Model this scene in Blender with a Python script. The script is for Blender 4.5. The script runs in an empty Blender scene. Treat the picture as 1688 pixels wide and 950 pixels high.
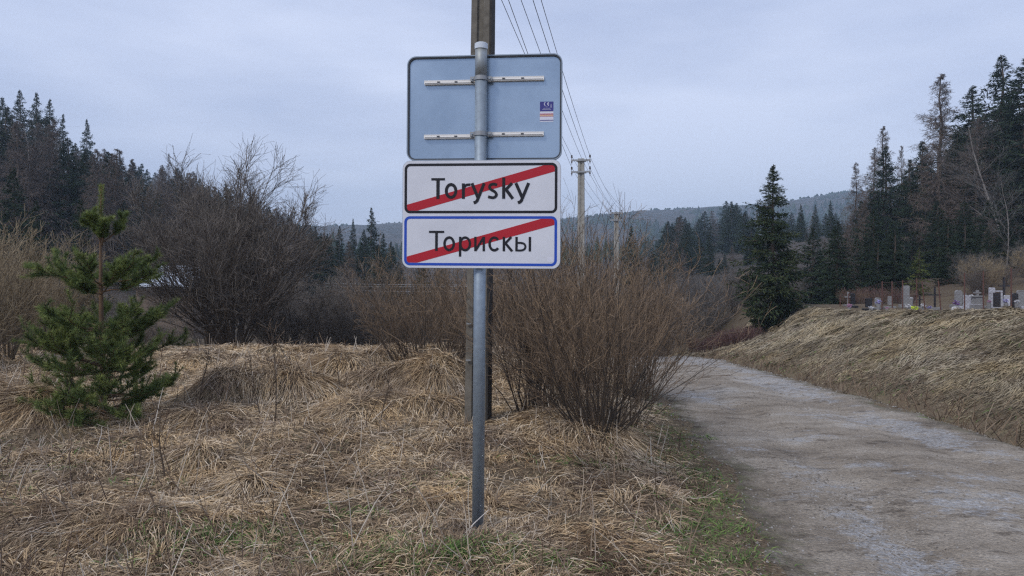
import bpy, math, random
import numpy as np
R = np.random.RandomState(7)
random.seed(7)
S = bpy.context.scene
COL = S.collection

# ------------------------------------------------------------------ camera, sky, sun, exposure
CH = 1.64                       # camera height; focal length 1171 px of a 1688 px wide picture
FPX = 1171.0
HOR = 440.0
cam = bpy.data.objects.new('camera', bpy.data.cameras.new('camera'))
COL.objects.link(cam)
cam.location = (0, 0, CH)
cam.rotation_euler = (math.radians(90), 0, 0)
cam.data.sensor_width = 36
cam.data.lens = 36 * FPX / 1688
cam.data.shift_y = -(475 - HOR) / 1688
cam.data.clip_end = 6000
cam.data.clip_start = .05
S.camera = cam

SUN_EL, SUN_AZ = math.radians(46), math.radians(222)
w = bpy.data.worlds.new('World'); S.world = w; w.use_nodes = True
nt = w.node_tree; nt.nodes.clear()
def N(nt, t, **k):
    n = nt.nodes.new(t)
    for a, b in k.items(): setattr(n, a, b)
    return n
out = N(nt, 'ShaderNodeOutputWorld'); bg = N(nt, 'ShaderNodeBackground'); bg.inputs[1].default_value = .1
sky = N(nt, 'ShaderNodeTexSky', sky_type='NISHITA', sun_disc=False, sun_elevation=SUN_EL, sun_rotation=SUN_AZ)
tc = N(nt, 'ShaderNodeTexCoord'); mp = N(nt, 'ShaderNodeMapping'); mp.inputs['Scale'].default_value = (1, 1, 4.0); mp.inputs['Rotation'].default_value = (.12, .2, .6)
nz = N(nt, 'ShaderNodeTexNoise'); nz.inputs['Scale'].default_value = 1.7; nz.inputs['Detail'].default_value = 5; nz.inputs['Roughness'].default_value = .5
rp = N(nt, 'ShaderNodeValToRGB')
rp.color_ramp.elements[0].position = .36; rp.color_ramp.elements[0].color = (3.75, 4.35, 6.1, 1)
rp.color_ramp.elements[1].position = .64; rp.color_ramp.elements[1].color = (5.75, 6.3, 7.95, 1)
mx = N(nt, 'ShaderNodeMix', data_type='RGBA'); mx.inputs[0].default_value = .93
L = nt.links.new
L(tc.outputs['Generated'], mp.inputs[0]); L(mp.outputs[0], nz.inputs['Vector']); L(nz.outputs['Fac'], rp.inputs[0])
L(sky.outputs[0], mx.inputs[6]); L(rp.outputs[0], mx.inputs[7]); L(mx.outputs[2], bg.inputs[0]); L(bg.outputs[0], out.inputs[0])

sun = bpy.data.objects.new('sun', bpy.data.lights.new('sun', 'SUN')); COL.objects.link(sun)
sun.data.energy = 1.5; sun.data.angle = math.radians(13); sun.data.color = (1, .95, .88)
sun.rotation_euler = (math.radians(90) - SUN_EL, 0, math.pi - SUN_AZ)
S.view_settings.view_transform = 'Standard'; S.view_settings.look = 'None'
S.view_settings.exposure = .46; S.view_settings.gamma = 1
S.render.engine = 'CYCLES'
S.cycles.max_bounces = 5; S.cycles.diffuse_bounces = 3; S.cycles.volume_bounces = 0
S.cycles.use_denoising = False; S.cycles.filter_width = 1.3; S.cycles.use_adaptive_sampling = False; S.cycles.sample_clamp_indirect = 2.0

# ------------------------------------------------------------------ materials
def mat(name, col, rough=.9, metal=0., tint=None, noise=None, bump=None, spec=.3, scale=4.):
    """tint: (dark, light) colours picked by the per-point 'tint' value; noise: second colour mixed by noise"""
    m = bpy.data.materials.new(name); m.use_nodes = True
    n = m.node_tree; b = n.nodes['Principled BSDF']
    b.inputs['Roughness'].default_value = rough; b.inputs['Metallic'].default_value = metal
    b.inputs['Specular IOR Level'].default_value = spec
    b.inputs['Base Color'].default_value = (*col, 1)
    src = None
    if tint:
        a = N(n, 'ShaderNodeAttribute', attribute_name='tint')
        r = N(n, 'ShaderNodeValToRGB'); e = r.color_ramp.elements
        stops = [(i / (len(tint) - 1), c) for i, c in enumerate(tint)]
        e[0].position = 0; e[0].color = (*tint[0], 1); e[1].position = 1; e[1].color = (*tint[-1], 1)
        for p, c in stops[1:-1]:
            q = e.new(p); q.color = (*c, 1)
        n.links.new(a.outputs['Fac'], r.inputs[0]); src = r.outputs[0]
    if noise or bump:
        t = N(n, 'ShaderNodeTexCoord'); z = N(n, 'ShaderNodeTexNoise')
        z.inputs['Scale'].default_value = scale; z.inputs['Detail'].default_value = 6; z.inputs['Roughness'].default_value = .65
        n.links.new(t.outputs['Object'], z.inputs['Vector'])
        if noise:
            x = N(n, 'ShaderNodeMix', data_type='RGBA')
            mr = N(n, 'ShaderNodeMapRange'); mr.inputs[1].default_value = .35; mr.inputs[2].default_value = .65
            n.links.new(z.outputs['Fac'], mr.inputs[0]); n.links.new(mr.outputs[0], x.inputs[0])
            x.inputs[6].default_value = (*col, 1); x.inputs[7].default_value = (*noise, 1)
            if src: n.links.new(src, x.inputs[6])
            src = x.outputs[2]
        if bump:
            u = N(n, 'ShaderNodeBump'); u.inputs['Strength'].default_value = bump[0]; u.inputs['Distance'].default_value = bump[1]
            n.links.new(z.outputs['Fac'], u.inputs['Height']); n.links.new(u.outputs[0], b.inputs['Normal'])
    if src: n.links.new(src, b.inputs['Base Color'])
    return m

STRAW = [(.07, .045, .030), (.20, .142, .095), (.40, .30, .19), (.55, .43, .28), (.66, .57, .45)]
M = {}
M['grass'] = mat('dry grass', (.3, .25, .15), tint=STRAW, spec=.2)
M['bankgrass'] = mat('combed bank grass', (.3, .25, .15), tint=[(.10, .082, .056), (.205, .170, .115), (.29, .245, .168), (.37, .32, .228), (.45, .405, .31)], spec=.2)
def huevar(m, sc=1.3):
    n = m.node_tree; b = n.nodes['Principled BSDF']; l = b.inputs['Base Color'].links[0]; src = l.from_socket
    t = N(n, 'ShaderNodeTexCoord'); z = N(n, 'ShaderNodeTexNoise'); z.inputs['Scale'].default_value = sc; z.inputs['Detail'].default_value = 5; z.inputs['Roughness'].default_value = .7
    rr_ = N(n, 'ShaderNodeValToRGB'); e = rr_.color_ramp.elements; e[0].position = .34; e[0].color = (.60, .58, .62, 1); e[1].position = .64; e[1].color = (1.10, 1.01, .86, 1); q_ = e.new(.5); q_.color = (.98, .96, .94, 1)
    x = N(n, 'ShaderNodeMix', data_type='RGBA', blend_type='MULTIPLY'); x.inputs[0].default_value = 1
    n.links.new(t.outputs['Object'], z.inputs['Vector']); n.links.new(z.outputs['Fac'], rr_.inputs[0]); n.links.new(src, x.inputs[6]); n.links.new(rr_.outputs[0], x.inputs[7]); n.links.new(x.outputs[2], b.inputs['Base Color'])
huevar(M['grass']); huevar(M['bankgrass'], .9)
M['green'] = mat('green grass', (.07, .12, .03), tint=[(.04, .075, .02), (.095, .165, .04), (.19, .26, .075)], spec=.3)
M['stalk'] = mat('dead stalk', (.3, .25, .2), tint=[(.07, .045, .035), (.22, .16, .11), (.5, .45, .38)])
M['needle'] = mat('spruce needles', (.02, .035, .02), tint=[(.010, .019, .011), (.020, .034, .018), (.042, .058, .026)], spec=.15)
M['needle2'] = mat('near spruce needles', (.02, .035, .02), tint=[(.012, .022, .012), (.028, .043, .020), (.075, .080, .032)], spec=.15)
M['pine'] = mat('pine needles', (.05, .09, .03), tint=[(.025, .045, .018), (.085, .125, .038), (.30, .34, .10)], spec=.3)
M['thuja'] = mat('yellow green needles', (.08, .10, .02), tint=[(.03, .045, .012), (.07, .09, .02), (.13, .14, .03)])
M['bark'] = mat('bark', (.06, .045, .035), noise=(.11, .085, .065), scale=6)
M['pinebark'] = mat('young pine bark', (.17, .10, .055), noise=(.10, .07, .05), scale=9)
M['palebark'] = mat('pale bark', (.26, .24, .22), noise=(.12, .10, .09), scale=5)
M['larch'] = mat('larch twigs', (.10, .07, .05), tint=[(.060, .046, .039), (.125, .096, .080), (.20, .155, .125)])
M['twig'] = mat('dark twigs', (.06, .05, .045), tint=[(.050, .042, .036), (.105, .088, .075), (.22, .19, .16)])
M['redtwig'] = mat('red brown twigs', (.1, .06, .04), tint=[(.040, .034, .029), (.125, .090, .063), (.31, .218, .138)])
M['yellowtwig'] = mat('straw brown twigs', (.2, .15, .09), tint=[(.08, .062, .045), (.20, .155, .10), (.33, .26, .16)])
M['greytwig'] = mat('grey twigs', (.12, .11, .10), tint=[(.055, .05, .046), (.115, .103, .095), (.20, .185, .17)])
M['purpletwig'] = mat('crimson twigs', (.14, .05, .05), tint=[(.05, .03, .03), (.11, .060, .056), (.17, .10, .088)])
M['moss'] = mat('dark weathered concrete', (.105, .095, .08), noise=(.17, .155, .13), bump=(.5, .01), scale=14)
M['dark'] = mat('dark side strip', (.028, .026, .026), noise=(.055, .05, .045), scale=10)
M['concrete'] = mat('pole concrete', (.34, .33, .30), noise=(.24, .23, .21), bump=(.4, .01), scale=10)
M['iron'] = mat('galvanised fittings', (.30, .31, .32), rough=.55, metal=.5)
M['porcelain'] = mat('insulator', (.06, .035, .025), rough=.25, spec=.5)
M['wire'] = mat('wire', (.09, .09, .10), rough=.6, metal=.3)
M['palewire'] = mat('pale wire', (.42, .44, .46), rough=.6)
M['rust'] = mat('rusty iron', (.085, .045, .04), noise=(.13, .065, .05), scale=12)
M['rusttwig'] = mat('rusty mesh', (.10, .06, .055))
M['galv'] = mat('galvanised post', (.30, .36, .42), rough=.48, metal=.55, noise=(.24, .285, .335), bump=(.12, .004), scale=26, spec=.5)
M['galvold'] = mat('lichen stained zinc', (.24, .25, .24), rough=.55, metal=.5, noise=(.30, .335, .365), scale=16)
M['plastic'] = mat('pale plastic cap', (.55, .60, .66), rough=.5)
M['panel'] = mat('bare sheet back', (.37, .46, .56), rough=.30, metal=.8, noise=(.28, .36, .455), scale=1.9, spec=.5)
M['lip_and_shade'] = mat('dark folded edge and rail shade', (.05, .055, .065), rough=.6)
M['rim'] = mat('worn zinc rim', (.26, .31, .37), rough=.5, metal=.5)
M['alu'] = mat('aluminium rail', (.80, .78, .75), rough=.5, metal=.15)
M['white'] = mat('sign white', (.63, .645, .70), rough=.38, noise=(.56, .575, .63), scale=4, spec=.5)
M['black'] = mat('sign black', (.012, .012, .016), rough=.4)
M['blue'] = mat('sign blue', (.018, .07, .42), rough=.4)
M['red'] = mat('sign red', (.40, .016, .028), rough=.4)
M['navy'] = mat('sticker navy', (.05, .05, .22), rough=.4)
M['stickerwhite'] = mat('sticker white', (.62, .63, .72), rough=.4)
M['orange'] = mat('sticker orange', (.62, .33, .14), rough=.4)
M['stone_white'] = mat('white marble', (.48, .48, .52), rough=.5, noise=(.36, .36, .39), scale=4)
M['stone_grey'] = mat('grey stone', (.27, .27, .27), noise=(.20, .20, .205), scale=5)
M['stone_black'] = mat('black granite', (.022, .022, .026), rough=.25, spec=.5)
M['pinkfl'] = mat('pink flowers', (.5, .28, .40)); M['whitefl'] = mat('white flowers', (.72, .72, .74))
M['yellowfl'] = mat('lime yellow flowers', (.6, .7, .1)); M['purplefl'] = mat('purple flowers', (.27, .16, .36))
M['lilacfl'] = mat('lilac flowers', (.40, .38, .62))
M['gravel'] = mat('loose gravel', (.3, .3, .3), tint=[(.10, .09, .08), (.21, .185, .155), (.31, .30, .29)])
M['roof'] = mat('pale sheet roof', (.68, .73, .80), rough=.4, metal=.1, noise=(.50, .55, .62), scale=3)
M['shedwall'] = mat('shed boards', (.12, .09, .07), noise=(.18, .14, .11), scale=6)

# ------------------------------------------------------------------ noise and terrain
def hsh(ix, iy, s):
    n = (ix.astype(np.int64) * 374761393 + iy.astype(np.int64) * 668265263 + s * 1442695041) & 0x7fffffff
    n = ((n ^ (n >> 13)) * 1274126177) & 0x7fffffff
    return ((n ^ (n >> 16)) & 0xffff) / 65535.0
def vn(x, y, s=0):
    x = np.asarray(x, float); y = np.asarray(y, float)
    ix = np.floor(x); iy = np.floor(y); fx = x - ix; fy = y - iy
    fx = fx * fx * (3 - 2 * fx); fy = fy * fy * (3 - 2 * fy)
    a = hsh(ix, iy, s); b = hsh(ix + 1, iy, s); c = hsh(ix, iy + 1, s); d = hsh(ix + 1, iy + 1, s)
    return (a * (1 - fx) + b * fx) * (1 - fy) + (c * (1 - fx) + d * fx) * fy
def fbm(x, y, s=0, o=4):
    t = 0; a = .5
    for k in range(o):
        t = t + a * (vn(x * 2 ** k, y * 2 ** k, s + k) - .5); a *= .5
    return t
def ss(a, b, x):
    t = np.clip((np.asarray(x, float) - a) / (b - a), 0, 1); return t * t * (3 - 2 * t)
def I(y, pts): return np.interp(y, [p[0] for p in pts], [p[1] for p in pts])
FIELD = [(-150, 0), (5, 0), (8, 0.0), (11, .02), (13.6, .03), (15, -.08), (17, -.5), (22, -1.5), (30, -2.3), (50, -2.6), (80, -1.6), (150, -1), (300, 2), (1400, 2)]
ROADZ = [(-150, .3), (0, 0), (4, -.08), (7, -.2), (10, -.34), (14, -.55), (20, -1.0), (25, -1.5), (30, -2.3), (36, -3.1), (45, -3.6), (60, -3.4), (100, -2.3), (150, -1), (300, 2), (1400, 2)]
CREST = [(-150, 1.2), (0, 1.1), (9, .95), (13, .82), (18.3, .47), (21, .22), (24, -.5), (27.5, -1.2), (33, -2.2), (45, -3.2), (60, -3.0), (150, -1), (1400, 2)]
PLAT = [(-150, 1.0), (13, .75), (19, .25), (23, .02), (32, -.05), (45, -1.0), (60, -1.6), (150, -.5), (300, 2), (1400, 2)]
RL = [(-150, .9), (0, 1.05), (4, 1.49), (6.15, 1.87), (8.7, 2.13), (10.9, 2.2), (14, 2.35), (20, 2.8), (28, 2.9), (40, 2), (60, -3)]
RR = [(-150, 4.6), (0, 5.0), (5.9, 5.25), (9.7, 5.43), (14.2, 5.5), (19.9, 6.0), (25.4, 6.35), (32, 6.2), (40, 5.4), (60, 1)]
def tussocks():
    L = []
    for px, py, r, h in [(705, 640, .5, .27), (750, 632, .35, .14), (490, 650, .5, .27), (375, 655, .5, .27), (560, 620, .55, .26), (620, 600, .4, .14), (440, 610, .5, .14),
                         (330, 600, .45, .13), (590, 680, .5, .16), (60, 700, .6, .22), (20, 690, .5, .2), (690, 670, .5, .18), (330, 760, .28, .13), (410, 800, .2, .10),
                         (330, 690, .5, .14), (520, 580, .5, .1), (900, 690, .5, .1), (980, 712, .5, .12), (790, 900, .28, .05), (120, 840, .5, .10), (250, 870, .4, .1), (1070, 800, .4, .05)]:
        y = CH * FPX / (py - HOR) * .985; L.append(((px - 844) / FPX * y, y, r, h))
    q = np.random.RandomState(3)
    for _ in range(60):
        y = q.uniform(8.5, 14.2); x = q.uniform(-11, .6) * y / 14
        L.append((x, y, q.uniform(.22, .5), q.uniform(.03, .13)))
    return L
TUS = tussocks()
def H(x, y, road_cut=True):
    x = np.asarray(x, float); y = np.asarray(y, float); x, y = np.broadcast_arrays(x, y)
    f = I(y, FIELD); r = I(y, ROADZ); c = I(y, CREST); p = I(y, PLAT)
    rl = I(y, RL); rr = I(y, RR)
    tL = ss(rl - 1.5, rl + .1, x)
    z = f * (1 - tL) + r * tL
    foot = rr + .25
    cz = ss(foot, 9.6, x) * .55 + np.clip((x - foot) / (9.6 - foot), 0, 1) * .45
    z = z + (c - r) * cz + (p - c) * ss(9.6, 12.5, x)
    z = z + cz * (x > foot) * (y < 40) * (fbm(x * 1.6, y * 1.3, 47, 3) * .26 + .10 * np.maximum(vn(x * 2.3, y * 2.0, 49) - .62, 0) * 2.2) * (1 - ss(11, 13, x))
    # shallow ditch between road and bank
    z = z - .10 * np.exp(-((x - foot - .1) / .28) ** 2) * (y < 40)
    onroad = ss(rl - .1, rl + .25, x) * (1 - ss(rr - .25, rr + .1, x))
    near = np.exp(-np.maximum(y - 30, 0) / 40)
    left = 1 - ss(rl - .9, rl - .1, x)
    z = z + near * (1 - onroad) * (fbm(x * .9, y * .9, 5) * .16 + fbm(x * 3.1, y * 3.1, 9, 3) * .07)
    t = 0
    for (tx, ty, tr, th) in TUS:
        t = t + th * np.exp(-(((x - tx) / tr) ** 2 + ((y - ty) / (tr * .8)) ** 2) ** 1.3)
    z = z + t * left
    z = z + onroad * (fbm(x * 1.1, y * .5, 21, 3) * .07 + fbm(x * 4, y * 3, 27, 3) * .03 - .035 * np.exp(-((x - rl - .95) / .22) ** 2) - .035 * np.exp(-((x - rr + .95) / .22) ** 2))
    if road_cut: z = z - .07 * ss(rl + .1, rl + .35, x) * (1 - ss(rr - .35, rr - .1, x)) * (y < 45)
    z = z + .2 * np.clip(x - 17, 0, 70) * ss(20, 40, y) * (1 - .55 * ss(90, 260, y))
    z = z + .23 * np.clip(-x - 24, 0, 110) * ss(15, 50, y) * (1 - .75 * ss(110, 300, y))
    u = x / np.maximum(y, 1)
    e = I(u, [(-1.2, 65), (-.38, 52), (-.174, 60), (0, 64), (.069, 69), (.18, 80), (.35, 92), (.466, 109), (.72, 125), (1.2, 140)])
    z = z + (e / FPX * 1000) * ss(420, 1000, y) * (1 - .5 * ss(1000, 1400, y)) * (1 + fbm(x * .006, y * .006, 33, 3) * .08)
    z = z + fbm(x * .03, y * .03, 40, 4) * 5 * ss(60, 250, y)
    return z
def h1(x, y): return float(H(np.array([x]), np.array([y]))[0])

# ------------------------------------------------------------------ mesh helpers
class MB:
    def __init__(s): s.v = []; s.f = []; s.t = []; s.n = 0; s.m = []
    def add(s, V, F, tint=.5, mi=0):
        V = np.asarray(V, float).reshape(-1, 3)
        if len(V) == 0: return
        F = F if isinstance(F, list) else [np.asarray(F)]
        for q in F:
            q = np.atleast_2d(np.asarray(q))
            if q.size: s.f.append(q + s.n); s.m.append(mi)
        s.v.append(V); s.t.append(np.broadcast_to(np.asarray(tint, float), (len(V),)).copy()); s.n += len(V)
    def box(s, c, d, tint=.5, mi=0, rot=None):
        q = np.array([[i, j, k] for i in (-.5, .5) for j in (-.5, .5) for k in (-.5, .5)]) * np.array(d)
        if rot is not None: q = q @ np.array(rot).T
        s.add(q + np.array(c), [[0, 1, 3, 2], [4, 6, 7, 5], [0, 4, 5, 1], [2, 3, 7, 6], [0, 2, 6, 4], [1, 5, 7, 3]], tint, mi)
    def poly(s, pts, y0, y1, tint=.5, mi=0):
        """xz outline (list of (x,z), either winding) extruded along y from y0 (front) to y1"""
        p = np.array(pts); n = len(p)
        a = np.c_[p[:, 0], np.full(n, y0), p[:, 1]]; b = np.c_[p[:, 0], np.full(n, y1), p[:, 1]]
        i = np.arange(n); j = (i + 1) % n
        s.add(np.r_[a, b], [np.arange(n)[None, ::-1], (n + i)[None, :], np.c_[i, j, n + j, n + i]], tint, mi)
    def ring(s, po, pi, y0, y1, tint=.5, mi=0):
        n = len(po); po = np.array(po); pi = np.array(pi)
        V = np.r_[np.c_[po[:, 0], np.full(n, y0), po[:, 1]], np.c_[pi[:, 0], np.full(n, y0), pi[:, 1]],
                  np.c_[po[:, 0], np.full(n, y1), po[:, 1]], np.c_[pi[:, 0], np.full(n, y1), pi[:, 1]]]
        i = np.arange(n); j = (i + 1) % n
        s.add(V, [np.c_[i, j, n + j, n + i], np.c_[2 * n + i, 3 * n + i, 3 * n + j, 2 * n + j], np.c_[i, 2 * n + i, 2 * n + j, j], np.c_[n + i, n + j, 3 * n + j, 3 * n + i]], tint, mi)
    def tube(s, P, Rr, sides=8, tint=.5, mi=0, cap=True):
        P = np.asarray(P, float)[None]; Rr = np.broadcast_to(np.asarray(Rr, float), (P.shape[1],))[None]
        s.tubes(P, Rr, sides, tint, mi)
        if cap:
            base = s.n - P.shape[1] * sides
            s.f.append(np.arange(sides)[None, ::-1] + base); s.m.append(mi)
            s.f.append(np.arange(sides)[None] + s.n - sides); s.m.append(mi)
    def tubes(s, P, Rr, sides=3, tint=.5, mi=0):
        B, n, _ = P.shape
        if B == 0: return
        T = np.gradient(P, axis=1); T /= np.linalg.norm(T, axis=2, keepdims=True) + 1e-9
        av = P[:, -1] - P[:, 0]; av /= np.linalg.norm(av, axis=1, keepdims=True) + 1e-9
        ref = np.where(np.abs(av[:, 2:3]) < .8, np.array([[0, 0, 1.]]), np.array([[0., 1, 0]]))
        A = np.cross(T, ref[:, None, :]); A /= np.linalg.norm(A, axis=2, keepdims=True) + 1e-9
        Bn = np.cross(T, A)
        an = np.arange(sides) * 2 * np.pi / sides
        V = P[:, :, None, :] + Rr[:, :, None, None] * (A[:, :, None, :] * np.cos(an)[None, None, :, None] + Bn[:, :, None, :] * np.sin(an)[None, None, :, None])
        b = np.arange(B)[:, None, None] * n * sides; i = np.arange(n - 1)[None, :, None] * sides; k = np.arange(sides)[None, None, :]; k2 = (k + 1) % sides
        F = np.stack([b + i + k, b + i + k2, b + i + sides + k2, b + i + sides + k], -1).reshape(-1, 4)
        t = np.broadcast_to(np.asarray(tint, float).reshape(-1, 1, 1) if np.ndim(tint) else np.full((1, 1, 1), tint), (B, n, sides)).reshape(-1)
        s.add(V.reshape(-1, 3), F, t, mi)
    def mesh(s, name, mats, smooth=False):
        me = bpy.data.meshes.new(name)
        V = np.concatenate(s.v); me.vertices.add(len(V)); me.vertices.foreach_set('co', V.astype(np.float32).ravel())
        fl = [q for q in s.f if len(q)]; ml = [m for q, m in zip(s.f, s.m) if len(q)]
        tot = np.concatenate([np.full(len(q), q.shape[1]) for q in fl]); idx = np.concatenate([q.ravel() for q in fl])
        me.loops.add(len(idx)); me.loops.foreach_set('vertex_index', idx.astype(np.int32))
        me.polygons.add(len(tot)); st = np.r_[0, np.cumsum(tot)[:-1]]
        me.polygons.foreach_set('loop_start', st.astype(np.int32)); me.polygons.foreach_set('loop_total', tot.astype(np.int32))
        me.polygons.foreach_set('material_index', np.concatenate([np.full(len(q), m) for q, m in zip(fl, ml)]).astype(np.int32))
        me.polygons.foreach_set('use_smooth', np.full(len(tot), smooth))
        at = me.attributes.new('tint', 'FLOAT', 'POINT'); at.data.foreach_set('value', np.concatenate(s.t).astype(np.float32))
        for m in (mats if isinstance(mats, (list, tuple)) else [mats]): me.materials.append(M[m] if isinstance(m, str) else m)
        me.update(calc_edges=True)
        return me
    def build(s, name, mats, parent=None, smooth=False, **kw):
        o = bpy.data.objects.new(name, s.mesh(name, mats, smooth)); COL.objects.link(o)
        if parent: o.parent = parent
        return tag(o, **kw)
def tag(o, label=None, cat=None, group=None, kind=None):
    if label: o['label'] = label
    if cat: o['category'] = cat
    if group: o['group'] = group
    if kind: o['kind'] = kind
    return o
def empty(name, loc, rz=0, **kw):
    o = bpy.data.objects.new(name, None); COL.objects.link(o); o.location = loc; o.rotation_euler = (0, 0, rz); o.empty_display_size = .3
    return tag(o, **kw)
def child(name, me, parent, **kw):
    o = bpy.data.objects.new(name, me); COL.objects.link(o); o.parent = parent; return tag(o, **kw)
def rrect(x0, z0, x1, z1, r, n=6):
    P = []
    for cx, cz, a0 in ((x1 - r, z1 - r, 0), (x0 + r, z1 - r, 90), (x0 + r, z0 + r, 180), (x1 - r, z0 + r, 270)):
        for k in range(n + 1):
            a = math.radians(a0 + 90 * k / n); P.append((cx + r * math.cos(a), cz + r * math.sin(a)))
    return P
def X(px, y): return (px - 844) / FPX * y
def Zp(py, y): return CH + (HOR - py) / FPX * y
def unit(v): return v / (np.linalg.norm(v, axis=-1, keepdims=True) + 1e-9)

# ------------------------------------------------------------------ ground sheet
ys = np.r_[-150, -80, -40, -20, -10, -5, np.arange(-2, 2, .4), np.arange(2, 16, .065), np.arange(16, 34, .16), 34 * (1400 / 34) ** np.linspace(0, 1, 150)]
us = np.sign(np.linspace(-1, 1, 301)) * np.abs(np.linspace(-1, 1, 301)) ** 1.35
U, Y = np.meshgrid(us, ys); HW = 10 + 1.25 * np.abs(Y); XX = U * HW
ZZ = H(XX, Y)
g = MB(); nr, nc = XX.shape
ii = (np.arange(nr - 1)[:, None] * nc + np.arange(nc - 1)[None]).ravel()
g.add(np.stack([XX, Y, ZZ], -1), np.c_[ii, ii + 1, ii + nc + 1, ii + nc])
def ground_mat():
    m = bpy.data.materials.new('ground'); m.use_nodes = True; n = m.node_tree; b = n.nodes['Principled BSDF']; l = n.links.new
    b.inputs['Roughness'].default_value = 1; b.inputs['Specular IOR Level'].default_value = .1
    t = N(n, 'ShaderNodeTexCoord')
    def noise(sc, de=6, ro=.6, vec=None):
        z = N(n, 'ShaderNodeTexNoise'); z.inputs['Scale'].default_value = sc; z.inputs['Detail'].default_value = de; z.inputs['Roughness'].default_value = ro
        l(vec or t.outputs['Object'], z.inputs['Vector']); return z.outputs['Fac']
    def ramp(f, st):
        r = N(n, 'ShaderNodeValToRGB'); e = r.color_ramp.elements
        e[0].position = st[0][0]; e[0].color = (*st[0][1], 1); e[1].position = st[-1][0]; e[1].color = (*st[-1][1], 1)
        for p, c in st[1:-1]: q = e.new(p); q.color = (*c, 1)
        l(f, r.inputs[0]); return r.outputs[0]
    def mr(f, a, b_):
        r = N(n, 'ShaderNodeMapRange'); r.inputs[1].default_value = a; r.inputs[2].default_value = b_; l(f, r.inputs[0]); return r.outputs[0]
    def mixc(f, a, b_):
        x = N(n, 'ShaderNodeMix', data_type='RGBA'); l(f, x.inputs[0]); l(a, x.inputs[6]); l(b_, x.inputs[7]); return x.outputs[2]
    near = ramp(noise(2.5), [(.3, (.06, .042, .030)), (.5, (.12, .092, .06)), (.7, (.16, .14, .075))])
    fine = ramp(noise(40, 4), [(.35, (.05, .035, .025)), (.65, (.27, .21, .14))])
    h_ = N(n, 'ShaderNodeMix', data_type='RGBA'); h_.inputs[0].default_value = .5; l(near, h_.inputs[6]); l(fine, h_.inputs[7])
    far = ramp(noise(.06, 8, .7), [(.36, (.028, .031, .026)), (.46, (.042, .037, .032)), (.56, (.062, .052, .045)), (.66, (.105, .09, .08))])
    sx = N(n, 'ShaderNodeSeparateXYZ'); l(t.outputs['Object'], sx.inputs[0])
    c = mixc(mr(sx.outputs['Y'], 24, 60), h_.outputs[2], far)
    l(c, b.inputs['Base Color'])
    bp = N(n, 'ShaderNodeBump'); bp.inputs['Strength'].default_value = .8; bp.inputs['Distance'].default_value = .03
    l(noise(30, 5), bp.inputs['Height']); l(bp.outputs[0], b.inputs['Normal'])
    return m
g.build('ground', ground_mat(), kind='structure', smooth=True)

# ------------------------------------------------------------------ dirt road sheet
ry = np.r_[np.arange(-12, 2, .3), np.arange(2, 34, .06)]
rv = np.linspace(0, 1, 70)
l_ = I(ry, RL) + (vn(ry * 1.3, ry * 0, 3) - .5) * .3 + (vn(ry * 6, ry * 0, 4) - .5) * .14
r_ = I(ry, RR) + (vn(ry * 1.1, ry * 0 + 5, 3) - .5) * .25 + (vn(ry * 5, ry * 0, 8) - .5) * .14
RX = l_[:, None] + (r_ - l_)[:, None] * rv[None]; RY = np.broadcast_to(ry[:, None], RX.shape)
RZ = H(RX, RY, road_cut=False) + .006
edge = np.minimum(rv, 1 - rv)[None] * 70; RZ = RZ - .03 * np.clip(1 - edge / 1.5, 0, 1)
rb = MB(); nr, nc = RX.shape; ii = (np.arange(nr - 1)[:, None] * nc + np.arange(nc - 1)[None]).ravel()
rb.add(np.stack([RX, RY, RZ], -1), np.c_[ii, ii + 1, ii + nc + 1, ii + nc], tint=np.broadcast_to(np.minimum(rv * 3.3, (1 - rv) * 3.3)[None], RX.shape).ravel())
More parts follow.
